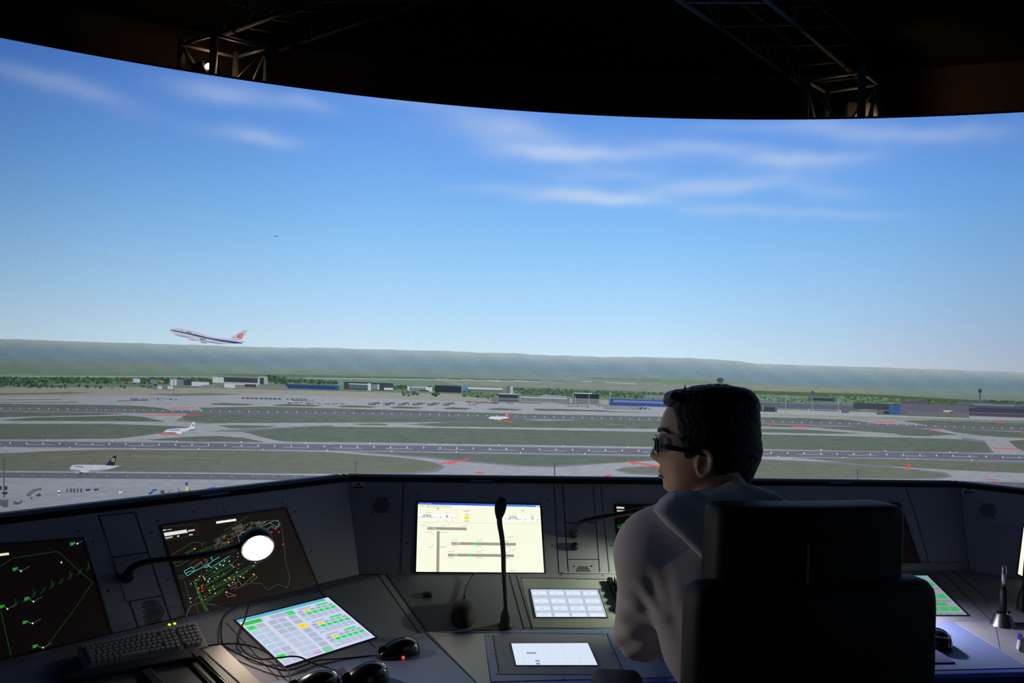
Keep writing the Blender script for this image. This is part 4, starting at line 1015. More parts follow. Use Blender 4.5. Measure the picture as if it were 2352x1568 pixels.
for p in [[(140,690),(440,515),(530,512),(565,540),(620,505)],[(565,540),(580,580)],[(870,355),(1210,150)],[(720,495),(1000,330),(1240,240),(1490,212),(1620,205),(1660,260),(1700,500),(1720,760),(1785,1010),(1750,1145),(1610,1090),(1475,1175),(1395,1085),(1260,1075),(1190,1090),(1010,1170)],
          [(330,665),(450,600),(480,610),(350,670)],[(510,640),(760,540)],[(540,640),(720,590)],[(160,770),(420,730),(220,850),(170,790),(290,770)],[(230,980),(330,965)],[(235,1000),(340,985)],[(240,1015),(320,1010)],
          [(320,1040),(380,1250),(410,1370)],[(440,1040),(540,1300),(640,1530)],[(455,1040),(560,1300),(655,1530)],[(470,1040),(600,1370),(700,1530)],[(480,1370),(530,1530)],[(560,1330),(870,1150)],[(590,1330),(900,1150)],[(620,1340),(860,1190)],
          [(600,1110),(980,880),(1140,790)],[(640,1150),(1000,960),(1500,700)],[(650,1170),(1100,940),(1400,770)],[(690,1180),(1000,1020),(1300,840)],[(500,1000),(620,950),(720,870),(900,800)],[(630,990),(800,900),(960,830),(1050,740)],[(650,1010),(820,920),(1000,830)],
          [(380,830),(560,710)],[(500,1040),(560,950),(560,900)],[(400,1030),(400,1110)],[(560,1190),(700,1050),(860,960)],[(700,640),(760,600),(960,540)],[(860,1040),(920,1000),(1100,960)]]:
    d.line(z6(p), 1., G2)
for p in [[(450,1060),(600,1410)],[(610,1400),(690,1530)],[(690,1170),(1160,940)]]: d.line(z6(p), 2.2, (24,84,30))
WG = (140,110,100)
for p in [[(440,870),(500,820),(560,775),(575,830),(630,800),(600,740),(640,760),(655,830),(620,850)],[(440,880),(560,790)],[(975,325),(1110,255),(1120,270),(985,335)],[(1000,350),(1150,275),(1160,310),(1030,380)],[(920,485),(1070,400)],[(760,590),(800,520),(740,560),(760,590)],
          [(940,1130),(1080,1050),(1120,1110),(1190,1060),(1200,1040)],[(960,1160),(1050,1120),(1010,1050)],[(1210,1040),(1300,960),(1330,1000),(1240,1060)],[(890,1200),(1040,1250),(920,1270),(890,1200)],[(780,470),(810,460),(820,480),(790,495),(780,470)],[(850,440),(870,430),(880,450)]]:
    d.line(z6(p), .8, WG)
r9 = random.Random(21)
for k in range(46):
    x = r9.uniform(720, 1330); y = 560 - (x - 720) * .52 + r9.uniform(-60, 60); L = r9.uniform(16, 60)
    d.line(z6([(x, y), (x + L, y - L * .5), (x + L + 6, y - L * .5 + 12), (x + 8, y + 12)]), .5, (112, 96, 84) if k % 3 else (96, 120, 104))
for k in range(24):
    x = r9.uniform(420, 1000); y = 1330 - (x - 400) * .62 + r9.uniform(-260, 90); L = r9.uniform(60, 200)
    d.line(z6([(x, y), (x + L, y - L * .6)]), .7, (30, 84, 34))
for p in [[(1340,330),(1480,250),(1560,215),(1620,215),(1640,290),(1560,320),(1540,290),(1400,370)],[(1370,250),(1450,225),(1330,330)],[(1500,240),(1600,300),(1640,250)],[(1060,430),(1130,370),(1160,390),(1080,500),(1070,430)],[(1150,360),(1290,380),(1180,420)],[(1090,400),(1140,440)],[(1010,555),(1200,450)]]:
    d.line(z6(p), .7, (140,160,146))
CY_ = (70,200,190)
for p in [[(318,915),(425,852),(470,908),(365,975),(318,915)],[(345,940),(400,915),(470,908)],[(470,910),(590,850),(680,800),(720,765),(810,715)],[(650,820),(690,865),(950,700)],[(720,765),(685,725),(735,705)],[(590,850),(620,865),(680,830)]]: d.line(z6(p), 1.2, CY_)
rnd = random.Random(8)
for k in range(62):
    x = rnd.uniform(400, 1340); y = 1300 - (x - 400) * .62 + rnd.uniform(-260, 150)
    if 1090 < x and y < 780: continue
    p = z6([(x, y)])[0]; r = rnd.uniform(.8, 1.6); d.poly([(p[0]-r*1.4,p[1]+r*.3),(p[0],p[1]-r),(p[0]+r*1.4,p[1]-r*.3),(p[0],p[1]+r)], (226,226,214))
for x, y in [(465,600),(935,512),(600,1010),(1280,955),(1140,1000),(670,1180),(905,1202),(940,1103)]:
    p = z6([(x, y)])[0]; d.poly([(p[0]-2.4,p[1]),(p[0],p[1]-2),(p[0]+2.4,p[1]),(p[0],p[1]+2)], (214,204,40))
for x, y in [(510,1030),(575,1105),(565,1145),(510,1170),(575,1190),(610,1265),(565,1302),(660,1370),(960,1022),(1010,990),(1630,370),(1590,330),(1530,370),(1690,540)]:
    p = z6([(x, y)])[0]; d.poly([(p[0]-2.6,p[1]+.6),(p[0],p[1]-2),(p[0]+2.6,p[1]-.6),(p[0],p[1]+2)], (220,50,34))
d.build(m2)
# ground radar monitor half hidden behind the man
QM2 = [(1413, 1160), (1700, 1163), (1725, 1316), (1426, 1316)]
m3 = monitor(con_m, P_UM, QM2, M_RADAR, label='dark taxiway map monitor behind the man\'s shoulder')
d = Draw(P_UM, QM2)
d.poly([(1416,1163),(1434,1164),(1434,1168),(1416,1167.5)], (210,210,206)); d.poly([(1417,1171),(1445,1172),(1445,1175),(1417,1174)], (190,190,188))
for p in [[(1416,1208),(1500,1180)],[(1418,1212),(1504,1182)],[(1420,1222),(1490,1192)],[(1420,1210),(1448,1226),(1440,1232)],[(1424,1232),(1452,1216)],[(1424,1262),(1436,1258),(1434,1274)],[(1480,1163),(1488,1166),(1491,1163)],[(1420,1236),(1440,1228)],[(1440,1196),(1480,1210)]]: d.line(p, .9, (40,150,50))
for x, y in [(1427,1213),(1452,1205),(1426,1226),(1471,1195),(1468,1181)]: d.rect(x-2, y-1.2, x+2.5, y+1.2, (214,214,206))
d.poly([(1494,1179),(1497,1178),(1500,1183),(1497,1184)], (226,220,50)); d.line([(1415,1183),(1500,1182)], .5, (110,90,90))
d.build(m3)
QM3 = [(1905, 1155), (2064, 1157), (2112, 1294), (1915, 1294)]
monitor(con_m, P_UM, QM3, M_RADAR, label='switched-off dark monitor behind the chair headrest')
QR1 = [(2352, 1208), (2480, 1232), (2470, 1378), (2338, 1318)]
m5 = monitor(con_r, P_UR, QR1, M_GLASS, label='lit cream display at the right edge')
d = Draw(P_UR, QR1); d.mb.add([d.st(0, 0), d.st(1, 0), d.st(1, 1), d.st(0, 1)], [(0, 1, 2, 3)], m_cream); d.build(m5)

# touch panel of the left wing (coloured button grid)
QT = [(541, 1425), (753, 1372), (862, 1464), (653, 1531)]
mt = monitor(con_l, P_SL, QT, M_GLASS, label='lit touch display with green and yellow buttons')
def touch(pl, Q, parent):
    d = Draw(pl, Q); st = d.st
    d.mb.add([st(0, 0), st(1, 0), st(1, 1), st(0, 1)], [(0, 1, 2, 3)], emis('touch_display_light', lin((206, 214, 240)), 1.))
    d.up(); GNB, YL, GB, CB, WB = (60,222,110), (252,220,60), (178,182,206), (150,200,208), (190,196,222)
    d.rect(0, 0, .95, .055, (96,184,206), st); d.rect(.95, 0, 1, .055, (214,226,226), st)
    d.rect(.03, .075, .21, .145, (56,190,72), st); d.rect(.30, .075, .48, .15, GB, st); d.rect(.22, .09, .25, .12, (170,220,200), st)
    for c in range(6):
        for r in range(8):
            x0 = .02 + c * .095 + (c > 1) * .03 + (c > 3) * .02; y0 = .17 + r * .103
            if c > 4: continue
            col = WB
            if (c, r) in ((0, 0), (0, 6)): col = GNB
            elif (c, r) == (4, 2): col = YL
            elif c == 4 or (c == 1 and r in (0, 5, 6)) or (r < 3 and c in (2, 3)): col = GB
            d.rect(x0, y0, x0 + .083, y0 + .085, col, st)
            d.n += 1
            if col == GB: d.rect(x0 + .015, y0 + .03, x0 + .06, y0 + .045, (140,196,196), st)
            elif col in (GNB, YL): d.rect(x0 + .025, y0 + .03, x0 + .055, y0 + .042, (40,130,60) if col == GNB else (200,160,30), st)
            elif c < 2 and r in (1, 2, 3, 4, 5): d.rect(x0 + .015, y0 + .02, x0 + .06, y0 + .05, (140,214,220), st)
            d.n -= 1
    d.rect(.47, .075, .55, .16, GNB, st)
    d.rect(.44, .90, .52, .985, GNB, st); d.rect(.33, .925, .40, .965, (200,150,176), st)
    d.line([(.205, .16), (.205, 1)], .008, (236,206,214), st); d.line([(0, .16), (.205, .16)], .008, (236,206,206), st); d.rect(0, .1, .02, .15, (230,140,80), st)
    for g in range(3):
        y = .085 + g * .30
        d.rect(.80, y, .94, y + .035, GNB, st); d.rect(.60, y, .74, y + .03, GB, st)
        for c in range(6):
            x0 = .57 + c * .069
            rows = [(y + .045, .05, YL if c == 1 else GB), (y + .105, .05, GNB if c > 0 else GB), (y + .16, .022, CB), (y + .19, .03, GB if c else (176,214,220)), (y + .228, .03, GB)]
            for yy, h, col in rows:
                d.rect(x0, yy, x0 + .060, yy + h, col, st)
                if h > .04:
                    d.n += 1; d.rect(x0 + .018, yy + .02, x0 + .042, yy + .029, tuple(v * .62 for v in col), st); d.n -= 1
    return d.build(parent)
touch(P_SL, QT, mt)
QT2 = [(1880, 1322), (2130, 1322), (2222, 1413), (1925, 1413)]
mt2 = monitor(con_m, P_SM, QT2, M_GLASS, label='lit touch display with green buttons right of the chair')
d = Draw(P_SM, QT2); st = d.st
d.mb.add([st(0, 0), st(1, 0), st(1, 1), st(0, 1)], [(0, 1, 2, 3)], emis('touch_display_dim', lin((146, 152, 168)), 1.)); d.up()
d.rect(0, 0, 1, .05, (96,176,176), st)
for g in range(3):
    y = .08 + g * .31
    d.rect(.10, y, .32, y + .07, (60,170,90), st); d.rect(.72, y, .92, y + .07, (60,170,90), st)
    for c in range(12):
        x = .02 + c * .081
        d.rect(x, y + .10, x + .07, y + .20, (60,176,92) if c % 6 > 1 else (120,126,140), st); d.rect(x, y + .215, x + .07, y + .245, (110,164,160), st); d.rect(x, y + .255, x + .07, y + .29, (124,128,140), st)
d.build(mt2)
# small button display and blank display
QB = [(1218, 1353.5), (1373, 1354), (1394.5, 1418), (1231, 1418)]
mbt = monitor(con_m, P_SM, QB, M_GLASS, rim=.003, label='small display with pale square buttons')
d = Draw(P_SM, QB); st = d.st
d.mb.add([st(0, 0), st(1, 0), st(1, 1), st(0, 1)], [(0, 1, 2, 3)], emis('button_display_light', lin((184, 196, 220)), 1.)); d.up()
NM = [['P12','SL','GND','ELT'],['TUN','GH','BRIEFING','GR 106'],['CP 81 S','WE 83','BB 93','GP 81 E'],['CM SOND','','','']]
for r in range(4):
    for c in range(4):
        x0 = .02 + c * .248; y0 = [.03, .31, .575, .82][r]; h = [.20, .22, .20, .17][r]
        d.n = 1; d.rect(x0, y0, x0 + .205, y0 + h, (206,214,234), st); d.n = 2; d.rect(x0, y0 + h * .3, x0 + .205, y0 + h * .85, (228,236,250), st); d.n = 3
        t = NM[r][c]
        if t: d.text(t, x0 + .07 - .006 * len(t) / 2, y0 + h * .66, h * .15, (130,134,146), st, .012 * len(t) + .02)
d.build(mbt)
QE = [(1174, 1478), (1350, 1477), (1373, 1529), (1186, 1529)]
mbe = monitor(con_m, P_D, QE, M_GLASS, rim=.003, label='small white display with a few dark marks')
d = Draw(P_D, QE); st = d.st
d.mb.add([st(0, 0), st(1, 0), st(1, 1), st(0, 1)], [(0, 1, 2, 3)], emis('white_display_light', lin((214, 226, 246)), 1.)); d.up()
for y in (.15, .33, .52, .70, .86): d.line([(.02, y), (.98, y)], .008, (196,206,226), st)
for x in (.12, .30, .47, .64, .80): d.line([(x, .02), (x, .98)], .004, (200,210,228), st)
d.up()
for x, y, w in [(.17, .47, .12), (.25, .82, .06), (.25, .94, .06)]:
    for k in range(int(w * 60)): d.rect(x + k / 60, y - .05, x + k / 60 + .012, y + .02, (84,90,106), st)
d.build(mbe)
# matte bezels around the two small displays
mb = MB()
mb.prism([P_SM.at(x, y, .0004) for x, y in [(1197,1327),(1393,1332),(1440,1440),(1224,1441)]], -P_SM.n * .0006, mat('pale_bezel', (.34,.36,.36), .45, bump=.04, scale=600)); mb.build('display_bezel', con_m)
mb = MB()
mb.prism([P_D.at(x, y, .0004) for x, y in [(1132,1459),(1392,1459),(1420,1547),(1147,1547)]], -P_D.n * .0006, M_GREY); mb.build('display_bezel', con_m)

# paler laminate corners of the desktop
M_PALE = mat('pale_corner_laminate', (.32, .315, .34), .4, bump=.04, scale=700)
def overlay(px, root, m, name='desktop_inlay', h=.0012):
    mb = MB(); mb.prism([onz(x, y, ZD + h) for x, y in px], (0, 0, -h + .0002), m); mb.build(name, root)
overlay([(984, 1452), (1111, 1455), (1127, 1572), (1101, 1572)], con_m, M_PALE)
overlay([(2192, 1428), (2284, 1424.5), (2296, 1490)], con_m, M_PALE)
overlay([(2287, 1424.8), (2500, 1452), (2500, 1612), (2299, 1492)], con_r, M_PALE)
# corner fillers that close the joints between the console sections
for T_, B_, o1, o2, rt in ((T0, B0, outM, outL, con_l), (T1, B1, outM, outR, con_r)):
    mb = MB(); q = (o1 + o2).normalized()
    mb.prism([T_ - q * .014 - Z * .016, T_ + o1 * .03 - Z * .016, T_ + q * .05 - Z * .016, T_ + o2 * .03 - Z * .016], (0, 0, .0155), MATS['matt_black_rail'])
    a = [T_ + q * .004 - Z * .012, T_ + o1 * .06 - Z * .012, T_ + q * .09 - Z * .012, T_ + o2 * .06 - Z * .012]
    mb.prism(a, B_ - T_ + Z * .01, M_BLACK); mb.lathe([(.019, -.04), (.019, -.0012)], MATS['matt_black_rail'], o=T_ + q * .012, n=20); mb.build('corner_filler', rt)

mb = MB(); mb.prism([P_UM.at(x, y, .0) for x, y in [(1292, 1314), (1440, 1315), (1440, 1318), (1292, 1317)]], P_UM.n * .006, M_PALE); mb.build('base_lip', con_m, 'thin pale edge')
mb = MB(); mb.prism([P_UM.at(x, y, .0) for x, y in [(2060, 1294.5), (2211, 1294), (2211, 1298.5), (2060, 1299)]], P_UM.n * .006, mat('olive_lip', (.25, .25, .2), .5)); mb.build('base_lip', con_m, 'thin olive grey edge')
# ------------------------------------------------------------------ lamps on goosenecks
M_GOOSE = mat('black_gooseneck', (.012, .011, .011), .5, metal=.2, bump=.3, scale=600)
def gooseneck_lamp(label, path, rads, head_dir, bulb_rgb, strength, head_r=.03, base_n=None, bulb_out=.012, shade_len=.07, sag=8, aim=None, power=0, angle=80, blend=1.):
    """path from the mounting point to the back of the lamp head"""
    root = empty('gooseneck_lamp', path[0], label, 'lamp')
    mb = MB(); mb.lathe([(.011, -.003), (.012, .002), (.012, .010), (.010, .020), (.008, .03)], M_BLACK, axis=base_n, o=path[0]); mb.build('base', root)
    sp = smooth_path(path, sag); rr = [float(np.interp(k / (len(sp) - 1), np.linspace(0, 1, len(rads)), rads)) for k in range(len(sp))]
    mb = MB(); mb.tube(sp, rr, M_GOOSE, 12); mb.build('gooseneck', root)
    hd = Vector(head_dir).normalized(); o = path[-1] - hd * shade_len * .35
    mb = MB(); R = head_r
    mb.lathe([(.006, -.01), (R * .55, 0), (R * .95, shade_len * .35), (R, shade_len), (R * .93, shade_len), (R * .88, shade_len * .4), (R * .4, shade_len * .25)], M_BLACK, axis=hd, o=o, n=28)
    mb.build('lamp_shade', root)
    mb = MB(); q = R * .86
    mb.lathe([(.001, shade_len * .7), (q * .8, shade_len * .75), (q, shade_len), (q * .85, shade_len + bulb_out * .6), (q * .45, shade_len + bulb_out), (.001, shade_len + bulb_out * 1.05)],
             emis('bulb_%d' % (strength * 10), bulb_rgb, strength), axis=hd, o=o, n=24)
    mb.build('bulb', root, 'glowing bulb')
    if aim is not None: spot('gooseneck_lamp_light', o + hd * (shade_len + bulb_out + .004), aim, power, bulb_rgb, angle, blend, .02)
    return root
p0 = P_UL.at(290, 1328, .0)
path = [p0, P_UL.at(291, 1322, .03), P_UL.at(300, 1306, .06), P_UL.at(330, 1291, .08), P_UL.at(385, 1283, .10), P_UL.at(450, 1277, .12), P_UL.at(525, 1263, .14), P_UL.at(588, 1240, .15)]
lamp_pos = path[-1]
hd = (Vector((0, 0, CZ)) - lamp_pos).normalized() + Vector((.22, -.05, -.75))
gooseneck_lamp('brightly shining gooseneck lamp in front of the left radar monitor', path, [.0085, .009, .0075, .0065, .0065, .008, .011], hd, (1., .84, .64), 14., head_r=.041, base_n=P_UL.n, bulb_out=.006, aim=Vector((.3, 1.50, .98)), power=6.5, angle=118, shade_len=.05)
spot('gooseneck_lamp_light', lamp_pos + hd.normalized() * .09, onz(585, 1600, ZD), 2.6, (1., .84, .64), 62, 1., .02)
p0 = P_UM.at(1316, 1228, .0)
path = [p0, P_UM.at(1316, 1222, .03), P_UM.at(1325, 1205, .06), P_UM.at(1350, 1194, .08), P_UM.at(1410, 1183, .10), P_UM.at(1470, 1172, .12), P_UM.at(1528, 1163, .14), P_UM.at(1580, 1172, .155), P_UM.at(1596, 1190, .155)]
gooseneck_lamp('gooseneck lamp rising from the middle panel, its head hidden behind the man\'s hood', path, [.006, .007, .008, .008, .009], Vector((-.12, -.25, -1)), (.92, 1., .66), 10., aim=P_SM.at(1425, 1360), power=13., angle=88, head_r=.03, base_n=P_UM.n, bulb_out=.004)
p0 = P_UM.at(1985, 1262, .0)
path = [p0, P_UM.at(1985, 1255, .04), P_UM.at(1988, 1240, .08), P_UM.at(2000, 1225, .12), P_UM.at(2010, 1224, .17), P_UM.at(2014, 1232, .2)]
gooseneck_lamp('gooseneck lamp hidden behind the chair headrest, lighting the right desk', path, [.008, .008, .008], Vector((.12, -.42, -1)), (.84, .80, 1.), 10., aim=onz(2160, 1450, ZD), power=13., angle=112, head_r=.03, base_n=P_UM.n, bulb_out=.004)

# ------------------------------------------------------------------ microphones
def mic(label, base, collar_top, path, foot_r=.02, name='gooseneck_microphone', head=True):
    root = empty(name, base, label, 'microphone')
    ax = (collar_top - base).normalized(); L = (collar_top - base).length
    mb = MB(); mb.lathe([(foot_r, 0), (foot_r, .004), (foot_r * .78, .01), (foot_r * .72, L * .3), (foot_r * .7, L * .55), (foot_r * .42, L * .85), (.006, L)], M_BLACK, axis=ax, o=base); mb.build('base', root)
    sp = smooth_path([collar_top - ax * .003] + path, 8)
    mb = MB(); mb.tube(sp, [.0055 + .0022 * (k / len(sp)) for k in range(len(sp))], M_GOOSE, 10); mb.build('gooseneck', root)
    if head:
        t = (sp[-1] - sp[-3]).normalized()
        mb = MB(); mb.lathe([(.007, -.03), (.010, -.022), (.0135, -.012), (.0155, 0), (.0155, .012), (.0125, .022), (.006, .028), (.001, .0295)], mat('black_foam', (.008, .008, .008), .95, bump=1.5, scale=900), axis=t, o=sp[-1] + t * .012, n=20)
        mb.build('foam_windscreen', root)
    return root
base = P_SM.at(1161, 1438)
d0 = base.y
mic('tall black gooseneck microphone standing before the cream display', base, ony(1162, 1393, d0 - .01),
    [ony(1160, 1360, d0 - .015), ony(1157, 1310, d0 - .02), ony(1156, 1270, d0 - .03), ony(1153, 1235, d0 - .04), ony(1148, 1205, d0 - .05), ony(1147, 1186, d0 - .05), ony(1148, 1176, d0 - .05)])
base = onz(2349, 1422, ZD)
mic('black microphone column at the photo\'s right edge beside the steel stand', base, ony(2352, 1345, base.y), [ony(2356, 1300, base.y), ony(2362, 1250, base.y - .02), ony(2372, 1210, base.y - .04)], foot_r=.024)
def strip(name, pts, m, label, cat, th=.001):
    root = MB(); root.prism(pts, (0, 0, th), m); o = root.build(name); return tag(o, label, cat)
M_YEL = mat('yellow_tape', (.42, .36, .03), .6)
mb = MB(); mb.prism([P_SM.at(x, y, .001) for x, y in [(1092, 1441), (1148, 1442), (1148, 1446.5), (1092, 1445.5)]], P_SM.n * .0008, M_YEL); tag(mb.build('label_tape'), 'yellow label tape at the foot of the tall microphone', 'label')
mb = MB(); mb.prism([onz(x, y, ZD + .001) for x, y in [(2322, 1424), (2380, 1430), (2380, 1437), (2325, 1430)]], (0, 0, .0008), M_YEL); tag(mb.build('label_tape'), 'yellow label tape at the right edge of the photo', 'label')
mb = MB(); mb.lathe([(.013, 0), (.014, .006), (.012, .012), (.001, .013)], M_BLACK, axis=P_SM.n, o=P_SM.at(2293, 1325)); mb.build('round_knob', con_m, 'round black knob')
# steel stand on the right desk
base = onz(2303, 1437, ZD)
root = empty('desk_stand', base, 'silver conical stand with a short black and steel post on the right desk', 'stand')
mb = MB(); mb.lathe([(.034, 0), (.034, .003), (.031, .006), (.0205, .036), (.018, .038), (.001, .038)], M_STEEL, o=base, n=40); mb.build('cone_base', root)
for a in (-.017, .017):
    mb = MB(); mb.lathe([(.0035, 0), (.0035, .006), (.002, .007)], M_SCREW, o=base + Vector((a, -.002, .037)), n=10); mb.build('screw', root)
mb = MB(); mb.lathe([(.0095, 0), (.0095, .072), (.006, .074)], M_BLACK, o=base + Z * .036); mb.build('lower_post', root)
mb = MB(); mb.lathe([(.0065, 0), (.0065, .06), (.005, .063), (.001, .063)], M_STEEL, o=base + Z * .108); mb.build('upper_post', root, 'steel tube')

# ------------------------------------------------------------------ computer mice
M_MOUSE = mat('glossy_black_mouse', (.008, .008, .009), .22, spec=.5, coat=.3)
M_SILV = mat('silver_trim', (.45, .45, .47), .3, metal=.8)
def mouse(label, c, fwd, nrm, cable=None, size=(.112, .062, .036), ring=False, led=False, skin=None):
    fwd = Vector(fwd).normalized(); nrm = Vector(nrm).normalized(); sd = nrm.cross(fwd).normalized(); fwd = sd.cross(nrm).normalized()
    root = empty('computer_mouse', c, label, 'mouse')
    L, Wd, Hh = size; nu, nv = 28, 12; vs = []; fs = []
    def pt(a, e, k=1.):
        ca, sa = math.cos(a), math.sin(a); ce, se = math.cos(e), math.sin(e)
        x = L / 2 * k * ce * math.copysign(abs(ca) ** .85, ca); y = Wd / 2 * k * ce ** .9 * math.copysign(abs(sa) ** .8, sa) * (1 - .12 * (x / L * 2 + .2) ** 2)
        z = Hh * k * se ** .8 * (1 - .22 * (x / L * 2) - .1 * (x / L * 2) ** 2)
        return c + fwd * x + sd * y + nrm * (z + .0012)
    for j in range(nv + 1):
        for i in range(nu): vs.append(pt(2 * math.pi * i / nu, math.pi / 2 * j / nv))
    for j in range(nv):
        for i in range(nu): fs.append((j * nu + i, j * nu + (i + 1) % nu, (j + 1) * nu + (i + 1) % nu, (j + 1) * nu + i))
    fs.append(list(range(nu))[::-1])
    mb = MB(); mb.add(vs, fs, skin or M_MOUSE, smooth=True); mb.build('shell', root)
    mb = MB(); mb.tube([pt(0, .35 + .02, 1.006), pt(0, .8, 1.006), pt(.02, 1.2, 1.006), pt(.3, 1.5, 1.004)], .0009, M_SEAM, 6); mb.build('button_gap', root)
    q = pt(0, .62, .98); mb = MB(); mb.lathe([(.009, -.003), (.011, -.002), (.011, .002), (.009, .003)], M_RUB, axis=sd, o=q, n=16); mb.build('scroll_wheel', root)
    if ring:
        mb = MB(); mb.tube([pt(math.pi + a, .62, 1.004) for a in np.linspace(-1.25, 1.25, 16)], .0022, M_SILV, 8); mb.build('silver_arc', root, 'silver trim')
    if led:
        mb = MB(); l = c - fwd * .006 + sd * 0 + nrm * .0006
        mb.lathe([(.007, 0), (.007, .0006)], emis('red_sensor', (1., .05, .03), 14.), axis=-nrm, o=l + nrm * .0008, n=12)
        e = c + sd * Wd * .5 * (1 if sd.y < 0 else -1) + fwd * .004
        mb.lathe([(.0035, 0), (.0035, .002)], emis('red_sensor_dim', (1., .06, .04), 1.6), axis=Vector((0, -1, .2)), o=e + nrm * .004, n=10)
        mb.build('sensor_light', root, 'red sensor light')
    if cable:
        mb = MB(); mb.tube(smooth_path([c + fwd * (L / 2 - .004) + nrm * .008] + cable, 8), .0019, M_RUB, 8); mb.build('cable', root)
    return root
dz = lambda x, y, h=.0025: onz(x, y, ZD + h)
sl_ = lambda x, y, h=.004: P_SL.at(x, y, h)
a = onz(915, 1503, ZD)
mouse('black mouse with a red light beneath it, below the green and yellow touch display', a, onz(863, 1512, ZD) - onz(965, 1490, ZD), Z,
      [dz(845, 1506), dz(790, 1512), sl_(730, 1516, .006), sl_(690, 1531, .006), sl_(655, 1539, .008), sl_(620, 1530, .01), sl_(575, 1513, .01), sl_(530, 1492, .010), sl_(511, 1476, .010), sl_(508, 1445, .012), sl_(513, 1415, .012), sl_(530, 1400, .008), sl_(545, 1389, .005)], led=True)
a = onz(838, 1568, ZD)
mouse('black mouse with a silver arc at the bottom edge of the photo', a, onz(795, 1580, ZD) - onz(885, 1560, ZD), Z,
      [dz(780, 1545, .02), dz(750, 1532, .012), sl_(715, 1521, .016), sl_(690, 1509, .02), sl_(668, 1507, .018), sl_(640, 1510, .012), sl_(595, 1513, .008), sl_(566, 1500, .008), sl_(548, 1474, .01), sl_(549, 1450, .012), sl_(560, 1428, .012), sl_(567, 1405, .008), sl_(571, 1388, .005)], size=(.112, .066, .042), ring=True)
a = onz(722, 1588, ZD)
mouse('black mouse cut off by the bottom edge of the photo, left of the others', a, onz(680, 1592, ZD) - onz(760, 1580, ZD), Z,
      [dz(664, 1545, .02), sl_(640, 1525, .012), sl_(625, 1505, .012), sl_(590, 1487, .014), sl_(545, 1478, .01), sl_(505, 1479, .01), sl_(478, 1482, .012)], size=(.112, .066, .042), ring=True)
mp = MB(); mp.prism([onz(x, y, ZD + .0004) for x, y in [(700, 1553), (790, 1534), (860, 1640), (730, 1640)]], (0, 0, .0012), mat('dark_blue_pad', (.07, .05, .24), .8, bump=.3, scale=800)); tag(mp.build('mouse_pad'), 'dark blue mouse pad at the bottom edge, left', 'mouse pad')
a = P_SM.at(1064, 1412, 0)
mouse('black mouse lying on the sloped panel left of the tall microphone, cord upwards', a, P_SM.at(1066, 1380) - P_SM.at(1062, 1440), P_SM.n,
      [P_SM.at(1066, 1366, .006), P_SM.at(1072, 1345, .006), P_SM.at(1082, 1326, .008), P_SM.at(1090, 1316, .012), P_SM.at(1096, 1316, .006)], size=(.118, .066, .036), skin=M_RUB)
a = onz(2150, 1478, ZD)
mouse('black mouse on the right desk, half hidden behind the chair', a, onz(2120, 1445, ZD) - onz(2172, 1490, ZD), Z, [dz(2105, 1440), dz(2080, 1430)], size=(.118, .068, .042), ring=True)
mp = MB(); mp.prism([onz(x, y, ZD + .0004) for x, y in [(2040, 1492), (2150, 1492), (2194, 1523), (2020, 1526)]], (0, 0, .003), MATS['dark_blue_pad']); tag(mp.build('mouse_pad'), 'dark blue mouse pad beside the chair at the right', 'mouse pad')
# blue pen
a, b = onz(2343, 1458, ZD + .007), onz(2340, 1492, ZD + .007); dr = (b - a).normalized()
root = empty('pen', a, 'blue pen lying on the right desk at the photo\'s edge', 'pen')
M_PEN = mat('blue_pen_plastic', (.03, .04, .42), .3)
mb = MB(); mb.lathe([(.004, 0), (.0065, .006), (.0068, .06), (.0066, .065)], M_PEN, axis=dr, o=a); mb.build('cap', root)
mb = MB(); mb.lathe([(.0056, .062), (.0056, .125), (.003, .14), (.001, .143)], mat('white_pen_plastic', (.6, .6, .62), .4), axis=dr, o=a); mb.build('barrel', root)
mb = MB(); mb.box(a + dr * .03 + Z * .0075, (.003, .04, .0015), M_PEN, rot=Vector((0, 1, 0)).rotation_difference(dr).to_matrix()); mb.build('clip', root)

